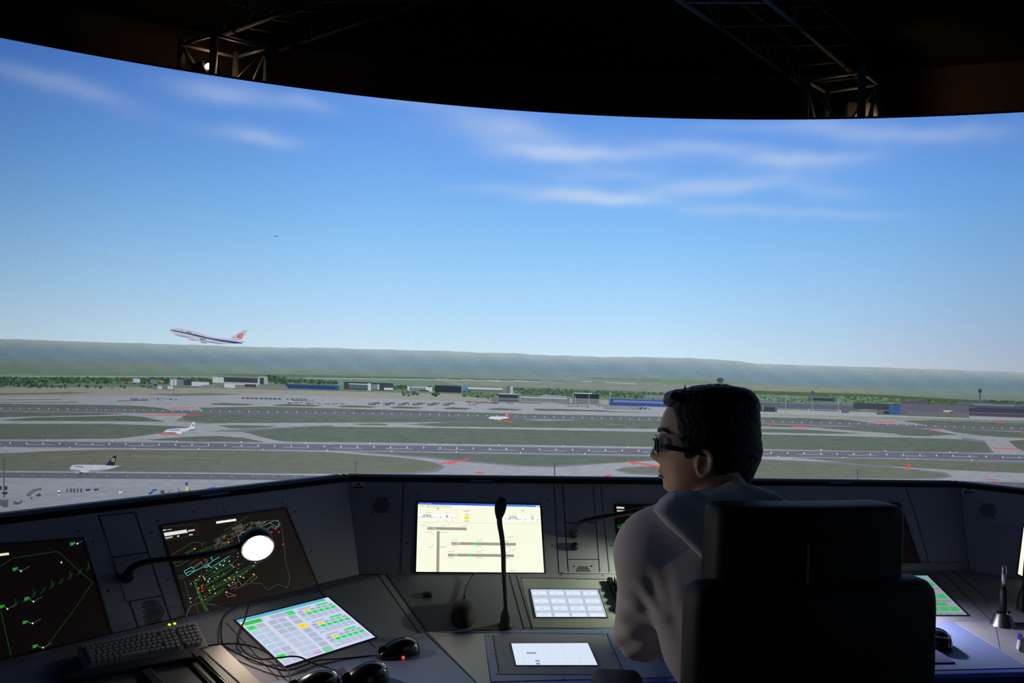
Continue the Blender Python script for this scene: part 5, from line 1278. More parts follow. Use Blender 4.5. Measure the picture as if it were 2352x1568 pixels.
# ------------------------------------------------------------------ keyboards
M_KEYB = mat('beige_keyboard', (.34, .33, .33), .6, bump=.1, scale=300)
M_KEY = mat('beige_keycap', (.36, .35, .35), .55, bump=.05, scale=300)
def keyboard(label, pl, Q, th, rows=6, leds=None, m1=None, m2=None, lift=.004):
    P = [pl.at(*q, lift + th) for q in Q]; n = pl.n; c = sum(P, Vector()) / 4
    root = empty('keyboard', c - n * (lift + th), label, 'keyboard')
    mb = MB(); mb.prism(P, -n * th, m1 or M_KEYB); mb.build('case', root, bevel=.003)
    def st(a, b, h): return P[0] * (1 - a) * (1 - b) + P[1] * a * (1 - b) + P[2] * a * b + P[3] * (1 - a) * b + n * h
    mb = MB(); r_ = random.Random(5)
    for r in range(rows):
        y0 = .16 + r * (.78 / rows); y1 = y0 + .78 / rows * .86; x = .025
        while x < .94:
            if .60 < x < .625 or .76 < x < .785: x += .022; continue
            w = .043 if r else .04
            if r == rows - 1 and .22 < x < .3: w = .24
            elif (r, round(x, 2)) in ((2, .03), (3, .03)): w = .065
            x1 = min(x + w, .97); g = .0015
            b = [st(x + g, y0, 0), st(x1 - g, y0, 0), st(x1 - g, y1, 0), st(x + g, y1, 0)]; k = .004
            t = [st(x + g + k, y0 + .02, .008), st(x1 - g - k, y0 + .02, .008), st(x1 - g - k, y1 - .03, .0075), st(x + g + k, y1 - .03, .0075)]
            mb.add(b + t, [(4, 5, 6, 7), (0, 1, 5, 4), (1, 2, 6, 5), (2, 3, 7, 6), (3, 0, 4, 7)], m2 or M_KEY)
            x = x1 + .002
    mb.build('keys', root)
    if leds:
        for x, y in leds:
            mb = MB(); mb.lathe([(.0035, 0), (.0032, .0015), (.001, .002)], emis('key_led', (.75, .85, .02), 1.2), axis=n, o=pl.at(x, y, lift + th), n=12); mb.build('indicator_light', root, 'yellow-green light')
    return root
kb = keyboard('beige keyboard with two yellow-green lights lying on the left sloped panel', P_SL, [(180, 1480), (450, 1424), (480, 1484), (203, 1532)], .022, leds=[(389, 1434.5), (401, 1432)])
mb = MB(); mb.tube(smooth_path([P_SL.at(432, 1426, .02), P_SL.at(428, 1412, .02), P_UL.at(440, 1390, .03), P_UL.at(470, 1386, .03), P_UL.at(500, 1392, .02), P_SL.at(520, 1402, .004)]), .0018, M_KEYB, 8); mb.build('cable', kb, 'thin grey cable')
keyboard('pale keypad lying on the sloped panel, mostly hidden behind the man', P_SM, [(1410, 1322), (1560, 1324), (1592, 1392), (1436, 1384)], .018, rows=4, m1=mat('cream_plastic', (.5, .5, .44), .5), m2=mat('cream_keycap', (.55, .55, .48), .5))
mb = MB(); mb.prism([P_SM.at(x, y, .002) for x, y in [(1393, 1333), (1405, 1333), (1422, 1378), (1418, 1382)]], P_SM.n * .014, M_BLACK); tag(mb.build('telephone_handset', bevel=.004), 'slim black handset leaning by the pale keypad', 'handset')

# ------------------------------------------------------------------ black framed strip holders at the lower left
root = empty('strip_holder', P_SL.at(330, 1560, .0), 'black framed strip holder with grey bays at the lower left corner', 'holder')
off = .026
def frame_bar(px, h=.012, m=None, base=None):
    mb = MB(); mb.prism([P_SL.at(x, y, off + h) for x, y in px], -P_SL.n * (h + (off - .002 if base else .006)), m or M_BLACK); return mb
M_BAY = mat('grey_bay_liner', (.17, .16, .17), .7, bump=.15, scale=200)
frame_bar([(140, 1549), (443, 1485), (462, 1490), (478, 1503), (420, 1512), (328, 1529), (150, 1562)], base=True).build('top_bar', root, bevel=.002)
frame_bar([(443, 1488), (462, 1491), (566, 1584), (590, 1604), (560, 1612), (534, 1584)], base=True).build('side_bar', root, bevel=.002)
frame_bar([(303, 1518), (328, 1514), (400, 1590), (374, 1596)], .008).build('middle_bar', root, bevel=.002)
frame_bar([(415, 1504), (440, 1499), (536, 1590), (505, 1596)], .004).build('inner_bar', root, bevel=.002)
frame_bar([(160, 1545), (182, 1541), (240, 1612), (215, 1616)], .008).build('middle_bar', root, bevel=.002)
mb = MB(); g_ = lambda x, y: P_SL.at(x, y, off + .0125)
mb.tube([g_(441, 1499), g_(520, 1571), g_(548, 1597)], .0016, mat('brass_edge', (.5, .42, .3), .25, metal=1.), 6); mb.build('metal_edge', root, 'thin shiny metal edge')
mb = MB(); mb.prism([P_SL.at(x, y, off) for x, y in [(328, 1522), (425, 1505), (520, 1598), (400, 1612)]], -P_SL.n * .004, M_BAY); mb.build('bay_floor', root)
mb = MB(); mb.prism([P_SL.at(x, y, off) for x, y in [(175, 1550), (308, 1524), (385, 1606), (240, 1620)]], -P_SL.n * .004, M_BAY); mb.build('bay_floor', root)
mb = MB(); mb.prism([P_SL.at(x, y, off + .004) for x, y in [(463, 1490), (507, 1479), (606, 1572), (640, 1604), (598, 1612), (562, 1578)]], -P_SL.n * (off), mat('beige_board', (.45, .40, .36), .55, bump=.05, scale=300))
tag(mb.build('beige_board', bevel=.002), 'narrow beige board lit by the lamp beside the black strip holder', 'board')

# ------------------------------------------------------------------ office chair
M_CHAIR = mat('black_chair_leather', (.006, .006, .007), .6, bump=.2, scale=120, spec=.2)
M_CHP = mat('black_chair_shell', (.006, .006, .006), .65, bump=.05, scale=200, spec=.25)
YAW = math.radians(12); Rz = Matrix.Rotation(YAW, 3, 'Z')
bc = ony(1907, 1450, 1.42); CH = Vector((bc.x, bc.y, 0)) + Rz @ Vector((0, .20, 0))
chair = empty('office_chair', CH, 'black high-back office chair seen from behind, the man sitting in it', 'chair', rz=YAW)
def cb(): return MB()
def cw(mb, name, label=None, parent=None, bevel=0.):
    mb.v = [tuple(CH + Rz @ Vector(v)) for v in mb.v]
    return mb.build(name, parent or chair, label, bevel=bevel)
def curved_pad(w, h, t, z0, y0, rad, lean, corner, curve=.02, n=20, m=10, puff=.012):
    """upholstered pad: rounded rectangle outline, puffed front, hard shell back"""
    mb = MB(); vs = []; K = 40
    def outl(s, k):
        a = 2 * math.pi * k / K; ex = corner
        ca, sa = math.cos(a), math.sin(a)
        x = math.copysign(abs(ca) ** (2 / ex), ca) * w / 2 * s; z = math.copysign(abs(sa) ** (2 / ex), sa) * h / 2 * s; return x, z
    layers = [(.0, -t / 2, 0), (.6, -t / 2, 0), (.93, -t / 2, 0), (.985, -t / 2 + .008, 0), (1., -t / 2 + .022, 0), (1., t / 2 - .03, 0), (.985, t / 2 - .012, 0), (.94, t / 2, 0), (.6, t / 2 + puff, 0), (0., t / 2 + puff * 1.2, 0)]
    for s, y, _ in layers:
        for k in range(K):
            x, z = outl(s, k); zz = z0 + h / 2 + z
            vs.append((x, y0 + y + curve * (x / (w / 2)) ** 2 - lean * (zz - z0), zz))
    fs = []
    for j in range(len(layers) - 1):
        for k in range(K): fs.append((j * K + k, j * K + (k + 1) % K, (j + 1) * K + (k + 1) % K, (j + 1) * K + k))
    mb.add(vs, fs, M_CHAIR, smooth=True); return mb
cw(curved_pad(.472, .62, .085, .45, -.157, .03, -.0, 18), 'backrest')
cw(curved_pad(.372, .165, .085, 1.035, -.125, .03, .02, 13, puff=.016), 'headrest')
mb = cb(); mb.rbox((-.001, -.172, 1.085), (.066, .012, .11), .004, M_CHP); cw(mb, 'headrest_bracket')
mb = cb(); mb.rbox((-.033, -.1795, 1.09), (.003, .005, .1), .0012, mat('edge_highlight', (.12, .12, .12), .5)); cw(mb, 'bracket_highlight', 'thin painted highlight along the bracket edge')  # pale strip: the edge highlight of the black bracket painted as colour
mb = cb(); mb.rbox((0, .08, .46), (.50, .48, .09), .035, M_CHAIR, seg=4); cw(mb, 'seat')
mb = cb(); mb.rbox((0, -.19, .52), (.10, .02, .24), .008, M_CHP); mb.rbox((0, -.08, .405), (.12, .26, .03), .01, M_CHP); cw(mb, 'back_bracket')
AX = -.285
for sx, nm in ((-1, 0), (1, 1)):
    mb = cb(); mb.rbox((-.283 if sx < 0 else .285, .03 if sx < 0 else .17, .775), (.108, .33, .05), .024, M_CHP, seg=5, rot=Matrix.Rotation(math.radians(-13 if sx < 0 else 0), 3, 'Z')); ar = cw(mb, 'armrest')
    mb = cb(); mb.rbox((sx * .285, .12, .60), (.045, .08, .32), .012, M_CHP); mb.rbox((sx * .20, .12, .43), (.2, .07, .025), .01, M_CHP); cw(mb, 'armrest_post')
mb = cb(); mb.lathe([(.028, .09), (.028, .25), (.018, .25), (.018, .42)], M_SILV, o=(0, .08, 0)); mb.rbox((0, .08, .405), (.2, .2, .03), .01, M_CHP); cw(mb, 'gas_column')
for k in range(5):
    a = 2 * math.pi * k / 5 + .3; dx, dy = math.cos(a), math.sin(a)
    mb = cb(); mb.tube([(dx * .02, .08 + dy * .02, .10), (dx * .16, .08 + dy * .16, .092), (dx * .29, .08 + dy * .29, .075)], [.026, .02, .015], M_CHP, 10); lg = cw(mb, 'base_leg')
    mb = cb(); mb.lathe([(.02, -.018), (.026, -.012), (.026, .012), (.02, .018)], M_RUB, axis=(-dy, dx, 0), o=(dx * .29, .08 + dy * .29, .027), n=18)
    mb.lathe([(.006, 0), (.006, .05)], M_SILV, o=(dx * .29, .08 + dy * .29, .03), n=10); cw(mb, 'caster')
# ------------------------------------------------------------------ seated man
def surface_nets(fn, lo, hi, h):
    """closed surface where fn(x, y, z) = 0, as vertices and quads"""
    ax = [np.arange(lo[i], hi[i] + h, h, dtype=np.float32) for i in range(3)]
    X, Y, Zg = np.meshgrid(*ax, indexing='ij'); V = fn(X, Y, Zg).astype(np.float32)
    ins = V < 0; nx, ny, nz = V.shape
    acc = np.zeros((nx - 1, ny - 1, nz - 1, 3), np.float32); cnt = np.zeros((nx - 1, ny - 1, nz - 1), np.float32)
    cor = [(i, j, k) for i in (0, 1) for j in (0, 1) for k in (0, 1)]
    def sl(a, c): return a[c[0]:nx - 1 + c[0], c[1]:ny - 1 + c[1], c[2]:nz - 1 + c[2]]
    for c0 in cor:
        for axn in range(3):
            if c0[axn]: continue
            c1 = list(c0); c1[axn] = 1
            a, b = sl(V, c0), sl(V, c1); m = (a < 0) != (b < 0)
            t = np.where(m, a / np.where(m, a - b, 1), 0)
            for q in range(3): acc[..., q] += m * (c0[q] + (t if q == axn else 0))
            cnt += m
    act = cnt > 0; idx = -np.ones(cnt.shape, np.int64); idx[act] = np.arange(act.sum())
    I = np.argwhere(act); P = (I + acc[act] / cnt[act][:, None]) * h + np.array(lo)
    Q = []
    for axn in range(3):
        a = [slice(None)] * 3; b = [slice(None)] * 3; a[axn] = slice(0, -1); b[axn] = slice(1, None)
        A, B = ins[tuple(a)], ins[tuple(b)]; E = np.argwhere(A != B)
        u, v = (axn + 1) % 3, (axn + 2) % 3
        E = E[(E[:, u] > 0) & (E[:, v] > 0) & (E[:, u] < V.shape[u] - 1) & (E[:, v] < V.shape[v] - 1)]
        s = A[tuple(E.T)]
        def g(du, dv):
            q = E.copy(); q[:, u] -= du; q[:, v] -= dv; return idx[tuple(q.T)]
        f = np.stack([g(1, 1), g(0, 1), g(0, 0), g(1, 0)], 1); f[~s] = f[~s][:, ::-1]; Q.append(f)
    Q = np.concatenate(Q); Q = Q[(Q >= 0).all(1)]
    return P, Q
def smin(a, b, k):
    h = np.clip(.5 + .5 * (b - a) / k, 0, 1); return b * (1 - h) + a * h - k * h * (1 - h)
def smax(a, b, k): return -smin(-a, -b, k)
def cap(X, Y, Zg, a, b, ra, rb):
    a, b = np.array(a), np.array(b); d = b - a; L = d @ d
    t = np.clip(((X - a[0]) * d[0] + (Y - a[1]) * d[1] + (Zg - a[2]) * d[2]) / L, 0, 1)
    return np.sqrt((X - a[0] - t * d[0]) ** 2 + (Y - a[1] - t * d[1]) ** 2 + (Zg - a[2] - t * d[2]) ** 2) - (ra + (rb - ra) * t)
def ell(X, Y, Zg, c, r):
    q = np.sqrt(((X - c[0]) / r[0]) ** 2 + ((Y - c[1]) / r[1]) ** 2 + ((Zg - c[2]) / r[2]) ** 2)
    return (q - 1) * min(r)
def net_obj(name, parts, m, parent, label=None):
    me = bpy.data.meshes.new(name); vs = []; fs = []
    for P, Q in parts:
        n = len(vs); vs += [tuple(map(float, p)) for p in P]; fs += [tuple(int(i) + n for i in q) for q in Q]
    me.from_pydata(vs, [], fs); me.materials.append(m); me.polygons.foreach_set('use_smooth', [True] * len(fs)); me.update(); me.validate()
    o = bpy.data.objects.new(name, me); C.objects.link(o); o.parent = parent; o.matrix_parent_inverse = parent_mat(parent).inverted()
    sm = o.modifiers.new('smooth', 'SMOOTH'); sm.factor = .5; sm.iterations = 2
    if label: o['label'] = label
    return o
HD = 1.76
HO = ony(1625, 1000, HD)                      # head centre
HYAW = math.radians(12)
FW = Vector((-math.cos(HYAW), math.sin(HYAW), 0)); LF = Vector((-FW.y, FW.x, 0))   # facing, and his left (towards the camera)
if LF.y > 0: LF = -LF
def hl(X, Y, Zg):
    x, y, z = X - HO.x, Y - HO.y, Zg - HO.z
    return x * FW.x + y * FW.y, x * LF.x + y * LF.y, z
def hw(f, l, u): return HO + FW * f + LF * l + Z * u
def pxF(x, y):
    """profile pixel to head-local forward and up"""
    p = ony(x, y, HD) - HO; return p.dot(FW) / math.cos(HYAW) ** 2 if False else p.x / FW.x, p.z
ROWS = [(890,1636,1664,.006),(893,1606,1690,.03),(900,1580,1704,.046),(908,1560,1713,.057),(925,1541,1724,.068),(950,1528,1731,.0745),(985,1517,1735,.078),(1010,1520,1734,.078),(1040,1521,1727,.076),(1060,1520,1714,.073),
        (1080,1521,1680,.068),(1100,1526,1640,.060),(1116,1528,1606,.049),(1127,1533,1584,.034),(1134,1545,1566,.014)]
_u, _f, _b, _w = [], [], [], []
for y, xf, xb, w in ROWS:
    f0, u0 = pxF(xf, y); f1, u1 = pxF(xb, y); _u.append(u0); _f.append(f0); _b.append(u0 * 0 + f1); _w.append(w)
_o = np.argsort(_u); _u, _f, _b, _w = (np.array(v)[_o] for v in (_u, _f, _b, _w))
NOSE = [(996,0),(1008,5),(1020,10),(1030,16),(1039,20),(1046,24),(1052,23),(1057,17),(1062,9),(1067,2),(1071,0)]
_nu = np.array([pxF(1520, y)[1] for y, _ in NOSE])[::-1]; _nv = np.array([v for _, v in NOSE])[::-1] * .00098
LIPS = [(1070,0),(1077,2),(1083,5),(1087,4),(1090,-1),(1093,4),(1098,4),(1104,0),(1112,1),(1120,3),(1127,1),(1132,0)]
_lu = np.array([pxF(1520, y)[1] for y, _ in LIPS])[::-1]; _lv = np.array([v for _, v in LIPS])[::-1] * .00095
def skull(f, l, u, grow=0., gtop=0., face=True):
    uu = u / (1 + gtop / .11) if gtop else u
    uu = np.where(u > 0, uu, u)
    xf = np.interp(uu, _u, _f) + grow; xb = np.interp(uu, _u, _b) - grow; w = np.interp(uu, _u, _w) + grow
    if face:
        ns = np.interp(u, [_nu[0], _nu[3], _nu[-1]], [.019, .017, .010])
        xf = xf + np.interp(u, _nu, _nv, left=0, right=0) * np.exp(-(l / ns) ** 2)
        xf = xf + np.interp(u, _lu, _lv, left=0, right=0) * np.exp(-(l / .02) ** 2)
        xf = xf - .009 * np.exp(-((np.abs(l) - .032) / .014) ** 2 - ((u + .012) / .012) ** 2)
    c = (xf + xb) / 2; a = np.maximum((xf - xb) / 2, .004)
    t = np.clip((f - c) / a, 0, 1.2); ww = np.maximum(w * (1 - .26 * t ** 2), .004)
    q = (np.abs((f - c) / a) ** 2.15 + np.abs(l / ww) ** 2.15) ** (1 / 2.15)
    d = (q - 1) * np.minimum(a, ww)
    top = _u[-1] + gtop; return np.maximum(d, np.maximum(u - top, _u[0] - u))
NB = ony(1652, 1160, 1.725); NT = ony(1650, 1070, 1.765)
ear_c = pxF(1616, 1053)
def ear(f, l, u, side):
    L0 = .0765 + .006; ef, eu = (f - ear_c[0]) * 1.1, (u - ear_c[1]) * 1.13; ef = ef + .12 * eu; ll = l * side - L0 + .35 * (ef + .004)
    q = np.sqrt((ef / .0155) ** 2 + (eu / .0275) ** 2) + 1e-6
    ring = np.sqrt((np.abs(q - 1) * .0175) ** 2 + (ll - .003) ** 2) - .0042
    disc = np.maximum((q - 1) * .015, np.abs(ll + .002) - .0035)
    lobe = np.sqrt((ef - .004) ** 2 + (eu + .026) ** 2 + (ll * 1.4) ** 2) - .0072
    trag = np.sqrt((ef - .013) ** 2 + (eu + .002) ** 2 + (ll - .001) ** 2) - .0055
    anti = np.sqrt((np.abs(np.sqrt(((ef + .002) / .009) ** 2 + ((eu - .002) / .017) ** 2) - 1) * .011) ** 2 + (ll - .0015) ** 2) - .0028
    return smin(smin(smin(ring, disc, .004), smin(lobe, trag, .003), .005), anti, .003)
def f_head(X, Y, Zg):
    f, l, u = hl(X, Y, Zg); d = skull(f, l, u)
    neck = cap(X, Y, Zg, NT, NB, .056, .062)
    jaw = cap(X, Y, Zg, hw(.03, 0, -.06), hw(-.01, 0, -.10), .055, .05)
    d = smin(d, smin(neck, jaw, .02), .018)
    d = smin(d, ear(f, l, u, 1), .006); d = smin(d, ear(f, l, u, -1), .006)
    return d
lo = (HO.x - .16, HO.y - .14, NB.z - .03); hi = (HO.x + .16, HO.y + .14, HO.z + .13)
headP = surface_nets(f_head, lo, hi, .0027)
# joints of the body
SHL, SHR = ony(1497, 1262, 1.70), ony(1812, 1262, 1.66)
ELL_, ELR = ony(1474, 1446, 1.77), Vector((.83, 1.84, .85))
WRL, WRR = Vector((.40, 2.03, .775)), Vector((.70, 2.10, .775))
PEL = Vector((CH.x - .07, CH.y + .05, .60)); CHE = ony(1668, 1290, 1.685); WAI = ony(1720, 1450, 1.66)
def hand(X, Y, Zg, wr, dr, side):
    """palm resting on the desk, five separate slightly bent fingers; side +1 = thumb towards +x"""
    dr = Vector(dr).normalized(); sd = Vector((dr.y, -dr.x, 0)) * side
    pm = wr + dr * .085 + Z * -.022; d = None
    for k in range(4):
        a = wr + dr * .02 + sd * (.011 * (1.5 - k)); b = pm + sd * (.0195 * (1.5 - k)) + dr * (.004 * (1 - abs(k - 1.5)))
        c = cap(X, Y, Zg, a, b, .017, .0125); d = c if d is None else smin(d, c, .010)
    for k, L in enumerate((.070, .080, .074, .058)):
        b = pm + sd * (.0195 * (1.5 - k)); sp = sd * (.10 * (1.5 - k))
        m1 = b + (dr + sp).normalized() * L * .45 + Z * .010; m2 = m1 + (dr + sp).normalized() * L * .30 - Z * .012; m3 = m2 + (dr + sp).normalized() * L * .25 - Z * .012
        g = np.minimum(np.minimum(cap(X, Y, Zg, b, m1, .0098, .0090), cap(X, Y, Zg, m1, m2, .0090, .0084)), cap(X, Y, Zg, m2, m3, .0084, .0072)); d = smin(d, g, .004)
    t0 = wr + dr * .03 + sd * .022; t1 = t0 + dr * .03 + sd * .022 - Z * .012; t2 = t1 + dr * .032 + sd * .008 - Z * .006
    g = np.minimum(cap(X, Y, Zg, t0, t1, .0135, .011), cap(X, Y, Zg, t1, t2, .011, .0085))
    return smin(d, g, .006)
def f_arm(wr, el, dr, side):
    def fn(X, Y, Zg): return smin(hand(X, Y, Zg, wr, dr, side), cap(X, Y, Zg, el, wr, .04, .026), .012)
    return fn
DRL, DRR = Vector((.35, 1, 0)), Vector((-.25, 1, 0))
parts = [headP]
for wr, el, dr, sd in ((WRL, ELL_, DRL, 1), (WRR, ELR, DRR, -1)):
    el2 = wr.lerp(el, .8); pts = [wr, el2, wr + dr.normalized() * .2]
    lo = [min(p[i] for p in pts) - .07 for i in range(3)]; hi = [max(p[i] for p in pts) + .07 for i in range(3)]
    parts.append(surface_nets(f_arm(wr, el2, dr, sd), lo, hi, .004))
def f_core(X, Y, Zg):
    d = cap(X, Y, Zg, NB, CHE, .06, .10); d = smin(d, cap(X, Y, Zg, CHE, WAI, .11, .105), .04); d = smin(d, cap(X, Y, Zg, WAI, PEL, .105, .11), .04)
    d = smin(d, cap(X, Y, Zg, NB - Z * .04, SHL, .05, .04), .03); d = smin(d, cap(X, Y, Zg, NB - Z * .04, SHR, .05, .04), .03)
    for s, e, w in ((SHL, ELL_, WRL), (SHR, ELR, WRR)): d = smin(d, smin(cap(X, Y, Zg, s, e, .042, .034), cap(X, Y, Zg, e, w, .034, .024), .02), .02)
    return d
parts.append(surface_nets(f_core, (.15, 1.5, .45), (.98, 2.15, 1.2), .009))
man = empty('person', (PEL.x, PEL.y, 0), 'person in a grey hooded sweatshirt and dark-rimmed glasses, sitting with head turned left', 'person')
M_SKIN = mat('skin', (.46, .25, .17), .5, bump=.12, scale=260, vary=.06)
MATS['skin'].node_tree.nodes['Principled BSDF'].inputs['Subsurface Weight'].default_value = .06
MATS['skin'].node_tree.nodes['Principled BSDF'].inputs['Subsurface Scale'].default_value = .01
body = net_obj('body', parts, M_SKIN, man)
# hair
M_HAIR = mat('dark_hair', (.008, .006, .005), .55, bump=.9, scale=240, spec=.3)
_hx = [1500, 1548, 1557, 1563, 1568, 1576, 1586, 1600, 1612, 1633, 1640, 1650, 1680, 1715, 1745]
_hy = [926, 934, 958, 1000, 1018, 1046, 1044, 1030, 1024, 1030, 1080, 1098, 1104, 1104, 1104]
_hf = []; _hu = []
for x, y in zip(_hx, _hy):
    f0, u0 = pxF(x, y); _hf.append(f0); _hu.append(u0)
_hf, _hu = np.array(_hf)[::-1], np.array(_hu)[::-1]
def f_hair(X, Y, Zg):
    f, l, u = hl(X, Y, Zg)
    d = skull(f, l, u, grow=.0065, gtop=.008, face=False)
    d = smin(d, ell(f, l, u, (pxF(1556, 914)[0], 0, pxF(1556, 914)[1]), (.024, .05, .017)), .012)
    d = smin(d, ell(f, l, u, (pxF(1706, 930)[0], 0, pxF(1706, 930)[1]), (.03, .05, .035)), .012)
    nape = cap(f, l, u, (pxF(1690, 1040)[0], 0, pxF(1690, 1040)[1]), (pxF(1684, 1100)[0], 0, pxF(1684, 1100)[1]), .05, .036); d = smin(d, nape, .012)
    d = d - .0011 * np.sin(f * 330 + np.sin(u * 90) * 2.2 + l * 170) * np.sin(l * 260 + u * 60 + np.sin(f * 80) * 2) - .0005 * np.sin(u * 300 + f * 410)
    line_ = np.interp(f, _hf, _hu) + .0022 * np.sin(f * 700 + l * 500)
    cut = (line_ - u) * .8
    inner = skull(f, l, u, grow=-.004, face=False)
    e = np.sqrt(((f - ear_c[0]) / .022) ** 2 + ((u - ear_c[1] + .004) / .034) ** 2)
    d = smax(d, (1 - e) * .02 - .0 * l, .003)
    return np.maximum(smax(d, cut, .004), -inner)
lo = (HO.x - .17, HO.y - .15, HO.z - .13); hi = (HO.x + .17, HO.y + .15, HO.z + .15)
hair = net_obj('hair', [surface_nets(f_hair, lo, hi, .003)], M_HAIR, man, 'short black hair')
mb = MB(); r_ = random.Random(4)
for k in range(150):
    a = pxF(r_.uniform(1600, 1712), 0)[0]; u0 = float(np.interp(a, _b[::-1] if False else [pxF(1735, 985)[0], pxF(1700, 905)[0], pxF(1650, 889)[0], pxF(1560, 900)[0]], [0.015, .088, .103, .095])); l0 = r_.uniform(-.05, .05)
    p = hw(a, l0, u0 - abs(l0) * .45); dr = (FW * r_.uniform(-1, .1) + Z * r_.uniform(.05, .5) + LF * r_.uniform(-.4, .4)).normalized()
    mb.tube([p, p + dr * .010 + Z * .001, p + dr * .021 - Z * .002], [.0011, .0008, .0002], M_HAIR, 4)
for k in range(12):
    p = hw(pxF(1697 + k * 1.0, 905)[0], r_.uniform(-.012, .03), pxF(1700, 905 + k * 2)[1]); mb.tube([p, p - FW * .008 - Z * .004, p - FW * .014 - Z * .016], [.0012, .001, .0003], M_HAIR, 4)
mb.build('hair_strand', hair)
mb = MB()
for s in (1, -1):
    y0 = pxF(1517, 989)[1]
    mb.tube([hw(.1035, s * .012, y0 - .001), hw(.1000, s * .024, y0 + .003), hw(.0915, s * .038, y0 + .004), hw(.078, s * .051, y0 - .002)], [.003, .0042, .0036, .0015], M_HAIR, 8)
mb.build('eyebrows', man)
M_EYE = mat('eye_white', (.6, .58, .55), .2)
for s in (1, -1):
    c = hw(.079, s * .031, pxF(1517, 1012)[1]); mb = MB(); bm = bmesh.new(); bmesh.ops.create_uvsphere(bm, u_segments=20, v_segments=14, radius=.0122)
    bm.verts.ensure_lookup_table(); mb.add([c + v.co for v in bm.verts], [[v.index for v in f.verts] for f in bm.faces], M_EYE, smooth=True); bm.free()
    mb.lathe([(.0055, .0108), (.0052, .0118), (.001, .0124)], mat('brown_iris', (.03, .015, .01), .15), axis=FW, o=c, n=16)
    mb.build('eye', man)
# lips
mb = MB(); yl = [pxF(1520, 1085), pxF(1520, 1096)]
M_LIP = mat('lips', (.38, .14, .11), .45)
for (f_, u_), r in zip(yl, (.0038, .0045)):
    mb.tube([hw(f_ - .010, -.022, u_), hw(f_ - .002, -.012, u_ + .0005), hw(f_ + .0005, 0, u_), hw(f_ - .002, .012, u_ + .0005), hw(f_ - .010, .022, u_)], [.001, r * .85, r, r * .85, .001], M_LIP, 10)
mb.build('lips', man)
# glasses
M_SPEC = mat('black_spectacle_frame', (.012, .01, .010), .25, coat=.4)
gl = MB(); gy = pxF(1514, 1021)[1]
for s in (1, -1):
    pts = []
    for k in range(29):
        a = 2 * math.pi * k / 28; ca, sa = math.cos(a), math.sin(a)
        l = s * .034 + math.copysign(abs(ca) ** .6, ca) * .0255; u = gy + math.copysign(abs(sa) ** .65, sa) * .0165
        pts.append(hw(.109 - .16 * max(0, abs(l) - .02) - .08 * (gy - u), l, u))
    gl.tube(pts, .0024, M_SPEC, 8, caps=False)
    t = [hw(.101, s * .0600, gy + .003), hw(.094, s * .071, gy + .003), hw(.05, s * .0795, gy - .002), hw(.005, s * .0845, gy - .008), hw(-.018, s * .084, gy - .022)]
    for a, b in zip(smooth_path(t, 4), smooth_path(t, 4)[1:]):
        h_ = Z * .0052; w_ = LF * s * .0016
        gl.add([a + h_ - w_, a + h_ + w_, a - h_ + w_, a - h_ - w_, b + h_ - w_, b + h_ + w_, b - h_ + w_, b - h_ - w_], [(0, 1, 5, 4), (1, 2, 6, 5), (2, 3, 7, 6), (3, 0, 4, 7), (0, 3, 2, 1), (4, 5, 6, 7)], M_SPEC)
gl.tube([hw(.109, -.0085, gy + .006), hw(.1145, 0, gy + .010), hw(.109, .0085, gy + .006)], .0022, M_SPEC, 8)
glasses = gl.build('glasses', man, 'dark-rimmed glasses')
M_LENS = bpy.data.materials.new('lens_glass'); M_LENS.use_nodes = True
_b_ = M_LENS.node_tree.nodes['Principled BSDF']; _b_.inputs['Transmission Weight'].default_value = 1; _b_.inputs['Roughness'].default_value = .02; _b_.inputs['IOR'].default_value = 1.02
for s in (1, -1):
    mb = MB(); pts = []
    for k in range(28):
        a = 2 * math.pi * k / 28; ca, sa = math.cos(a), math.sin(a)
        l = s * .034 + math.copysign(abs(ca) ** .6, ca) * .0245; u = gy + math.copysign(abs(sa) ** .65, sa) * .0155
        pts.append(hw(.1085 - .16 * max(0, abs(l) - .02) - .08 * (gy - u), l, u))
    mb.add(pts + [p - FW * .0012 for p in pts], [list(range(28)), list(range(28, 56))[::-1]] + [(k, (k + 1) % 28, 28 + (k + 1) % 28, 28 + k) for k in range(28)], M_LENS)
    mb.build('lens', glasses)
